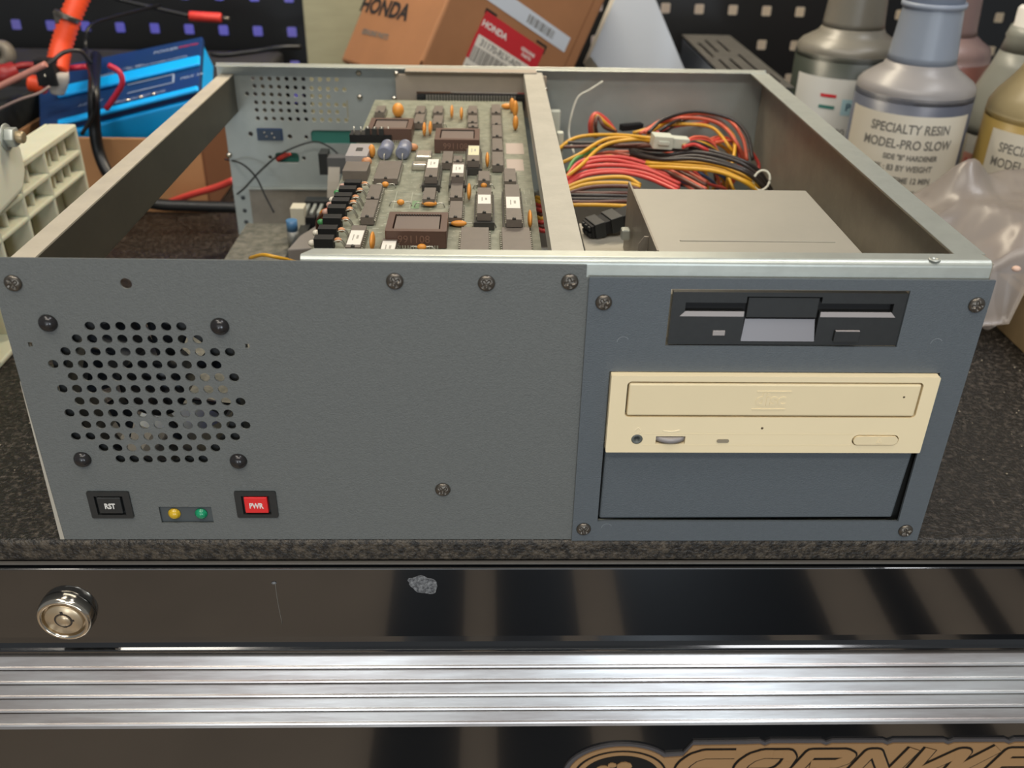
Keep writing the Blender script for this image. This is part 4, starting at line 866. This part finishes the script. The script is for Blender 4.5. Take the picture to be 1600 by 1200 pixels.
il('POWER', .78, .87, 7, pale); il('inverter', .92, .88, 6, redl); il('12V - 24V', .58, .70, 5, pale); il('DC TO AC POWER INVERTER', .73, .68, 4.4, pale); il('300W', .42, .66, 6, pale); il('INPUT  OUTPUT  FUSE', .62, .16, 5, pale); il('MAX 3A', .95, .3, 6, pale); il('AC 110V', .32, .25, 6, pale)
for u in (.56, .64, .72): MB().m(chrome).ell(ip(u, .12, 1.6), 2, 2, 2).build('fuse_stud', None, inv)
b.build('plate_print', None, inv); b = MB().m(pale)
for q in ((.55, .84, .26, .27), (.55, .84, .40, .41), (.83, .84, .26, .41)): islab(b, *q, .1, .4)
b.build('display_outline', None, inv)

# cables, clips and hoses on the left
def cable(pts, m_, r, label, cat='cable', name='cable', group=None, **k):
    o_ = MB().m(m_).tube(pts, r, 10, **k).build(name, None, None); tag(o_, label, cat, group); return o_
cable(Y((150, 88, 570), (147, 140, 460), (148, 200, 452), (155, 240, 450), (172, 275, 440), (205, 300, 430), (240, 318, 425), (300, 322, 425), (375, 324, 425)), rubber, 5.2, 'thick black power cable draped over the carton and behind the computer', sub=8)
cable(Y((250, 8, 690), (180, 26, 600), (140, 42, 540), (134, 80, 520), (144, 130, 436), (146, 175, 432), (128, 210, 430)), rubber, 1.6, 'thin black wire looping down across the left of the inverter', sub=8)
cable(Y((0, 135, 455), (40, 118, 455), (78, 98, 456), (100, 82, 462), (125, 80, 470), (142, 98, 480)), w_blk, 1.8, 'dark lead arching across the foot of the orange hose')
cable(Y((-5, 137, 450), (35, 118, 450), (72, 100, 451)), mat('pink_lead', (190, 130, 116), .4), 2.6, 'pale pink lead running in from the left edge')
cable(Y((-5, 172, 440), (30, 156, 440), (60, 146, 442), (78, 135, 446)), mat('grey_pink_lead', (150, 128, 120), .4), 1.1, 'thin grey lead below the pale pink one')
cable(Y((98, 108, 500), (135, 104, 505)), mat('crimson_lead', (190, 40, 66), .4), 2.6, 'straight crimson lead left of the orange hose foot')
cable(Y((170, 102, 448), (186, 112, 446), (191, 130, 446), (180, 150, 448), (166, 170, 450)), MATS['crimson_lead'], 2.4, 'crimson lead curved over the inverter plate')
cable(Y((265, 316, 470-10), (300, 304, 450), (340, 292, 445), (366, 281, 440)), w_red, 3, 'red lead lying in front of the low carton')
cable(Y((400, 322, 600), (330, 84, 640), (350, 86, 640), (400, 80, 650), (440, 74, 650), (470, 74, 660))[1:], rubber, 2.6, 'black cable lying across the dark grey equipment case')
# red clamp bits
b = MB().m(mat('dull_red', (150, 36, 34), .4)).tube(Y((-10, 118, 500), (10, 116, 500), (24, 112, 505)), 9, 12); b.tube(Y((20, 106, 505), (40, 102, 510), (62, 104, 510), (80, 112, 508)), 3, 8); tag(b.build('battery_clamp', None), 'dull red battery clamp handle at the left edge', 'clamp')
b = MB().m(mat('orange_sleeve', (232, 76, 34), .45)).tube(Y((46, 129, 490), (72, 134, 490)), 6.6, 14, 6, 1.2, 3.2); tag(b.build('corrugated_sleeve', None), 'short orange corrugated sleeve left of the standing orange hose', 'sleeve')
hose = thing('corrugated_hose', 'orange corrugated hose with clamp and white tip, standing left of the inverter', 'hose', tuple(W(87, 146, 'y', 480)))
b = MB().m(MATS['orange_sleeve']).tube(Y((133, -24, 520), (120, 4, 512), (108, 34, 504), (98, 66, 498), (92, 90, 490), (89, 111, 482)), 8.2, 18, 8, 1.3, 3.4); b.build('hose_body', None, hose)
b = MB().m(steel).tube(Y((106.2, 22, 504), (103.8, 30, 503)), 11, 20); q = W(92, 26, 'y', 500); b.box(q.x-3, q.x+3, q.y-4, q.y+4, q.z-5, q.z+5); b.build('hose_clamp', None, hose, .6)
p0, p1 = W(89.5, 111, 'y', 480), W(90, 146, 'y', 480); b = MB().m(mat('tip_white', (190, 184, 176), .45)).lathe([(9, 0), (9.5, 5), (8.4, 12), (6.2, 18), (5.8, (p1-p0).length)], p0, p1-p0, 24); b.build('hose_tip', None, hose)
b = MB().m(mat('dark_clutter', (34, 36, 34), .6, 0, .4, 80)).box(-300, -196, 440, 520, .2, 74).box(-196, -160, 420, 480, 69.4, 88) if False else MB().m(mat('dark_clutter', (34, 36, 34), .6, 0, .4, 80)).box(-330, -219, 380, 560, .2, 92)
tag(b.build('battery_case', None, None, 3), 'dark grey battery case behind the cream ribbed block', 'battery case')
b = MB().m(blackd); q = W(75, 112, 'y', 470); b.box(q.x-10, q.x+6, 468, 480, q.z-12, q.z+10).m(chrome)
for dx, dy in ((-6, 4), (0, 6), (-2, -3)): b.ell((q.x+dx, 467, q.z+dy), 1.4, 1, 1.4)
b = b.build('terminal_block', None, None, 1); tag(b, 'small black terminal block with screw heads between orange sleeve and hose', 'terminal block')
q = W(6, 84, 'y', 540); b = MB().m(mat('bushing', (120, 112, 98), .5)).lathe([(5, 0), (12, 0), (12, 10), (10, 12), (5, 12), (5, 0)], q, (-.1, -1, .15), 28); tag(b.build('bushing', None), 'round grey bushing with a dark centre hole at the left edge', 'bushing')
pr = thing('test_probe', 'red handled test probe with bare tip in front of the pegboard', 'probe', tuple(W(320, 27, 'y', 690)))
MB().m(mat('probe_red', (214, 60, 50), .4)).cyl(W(296, 25, 'y', 690), W(346, 28, 'y', 690), 5, 16).build('probe_handle', None, pr, 1)
MB().m(steel).cyl(W(345, 28, 'y', 690), W(359, 30, 'y', 690), 2.2, 12).build('probe_tip', None, pr)
MB().m(rubber).tube(Y((180, -2, 680), (240, 12, 684), (297, 25, 690)), 2, 8).build('probe_lead', None, pr)

# added unseen floor strips that put dark bands into the chest's reflections
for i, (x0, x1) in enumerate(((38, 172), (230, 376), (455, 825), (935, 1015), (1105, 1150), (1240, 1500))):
    o = MB().m(rubber).box(x0, x1, -3100, -12, -899.9, -897).build('reflection_strip_%d' % (i+1), None, None); tag(o, None, kind='structure')
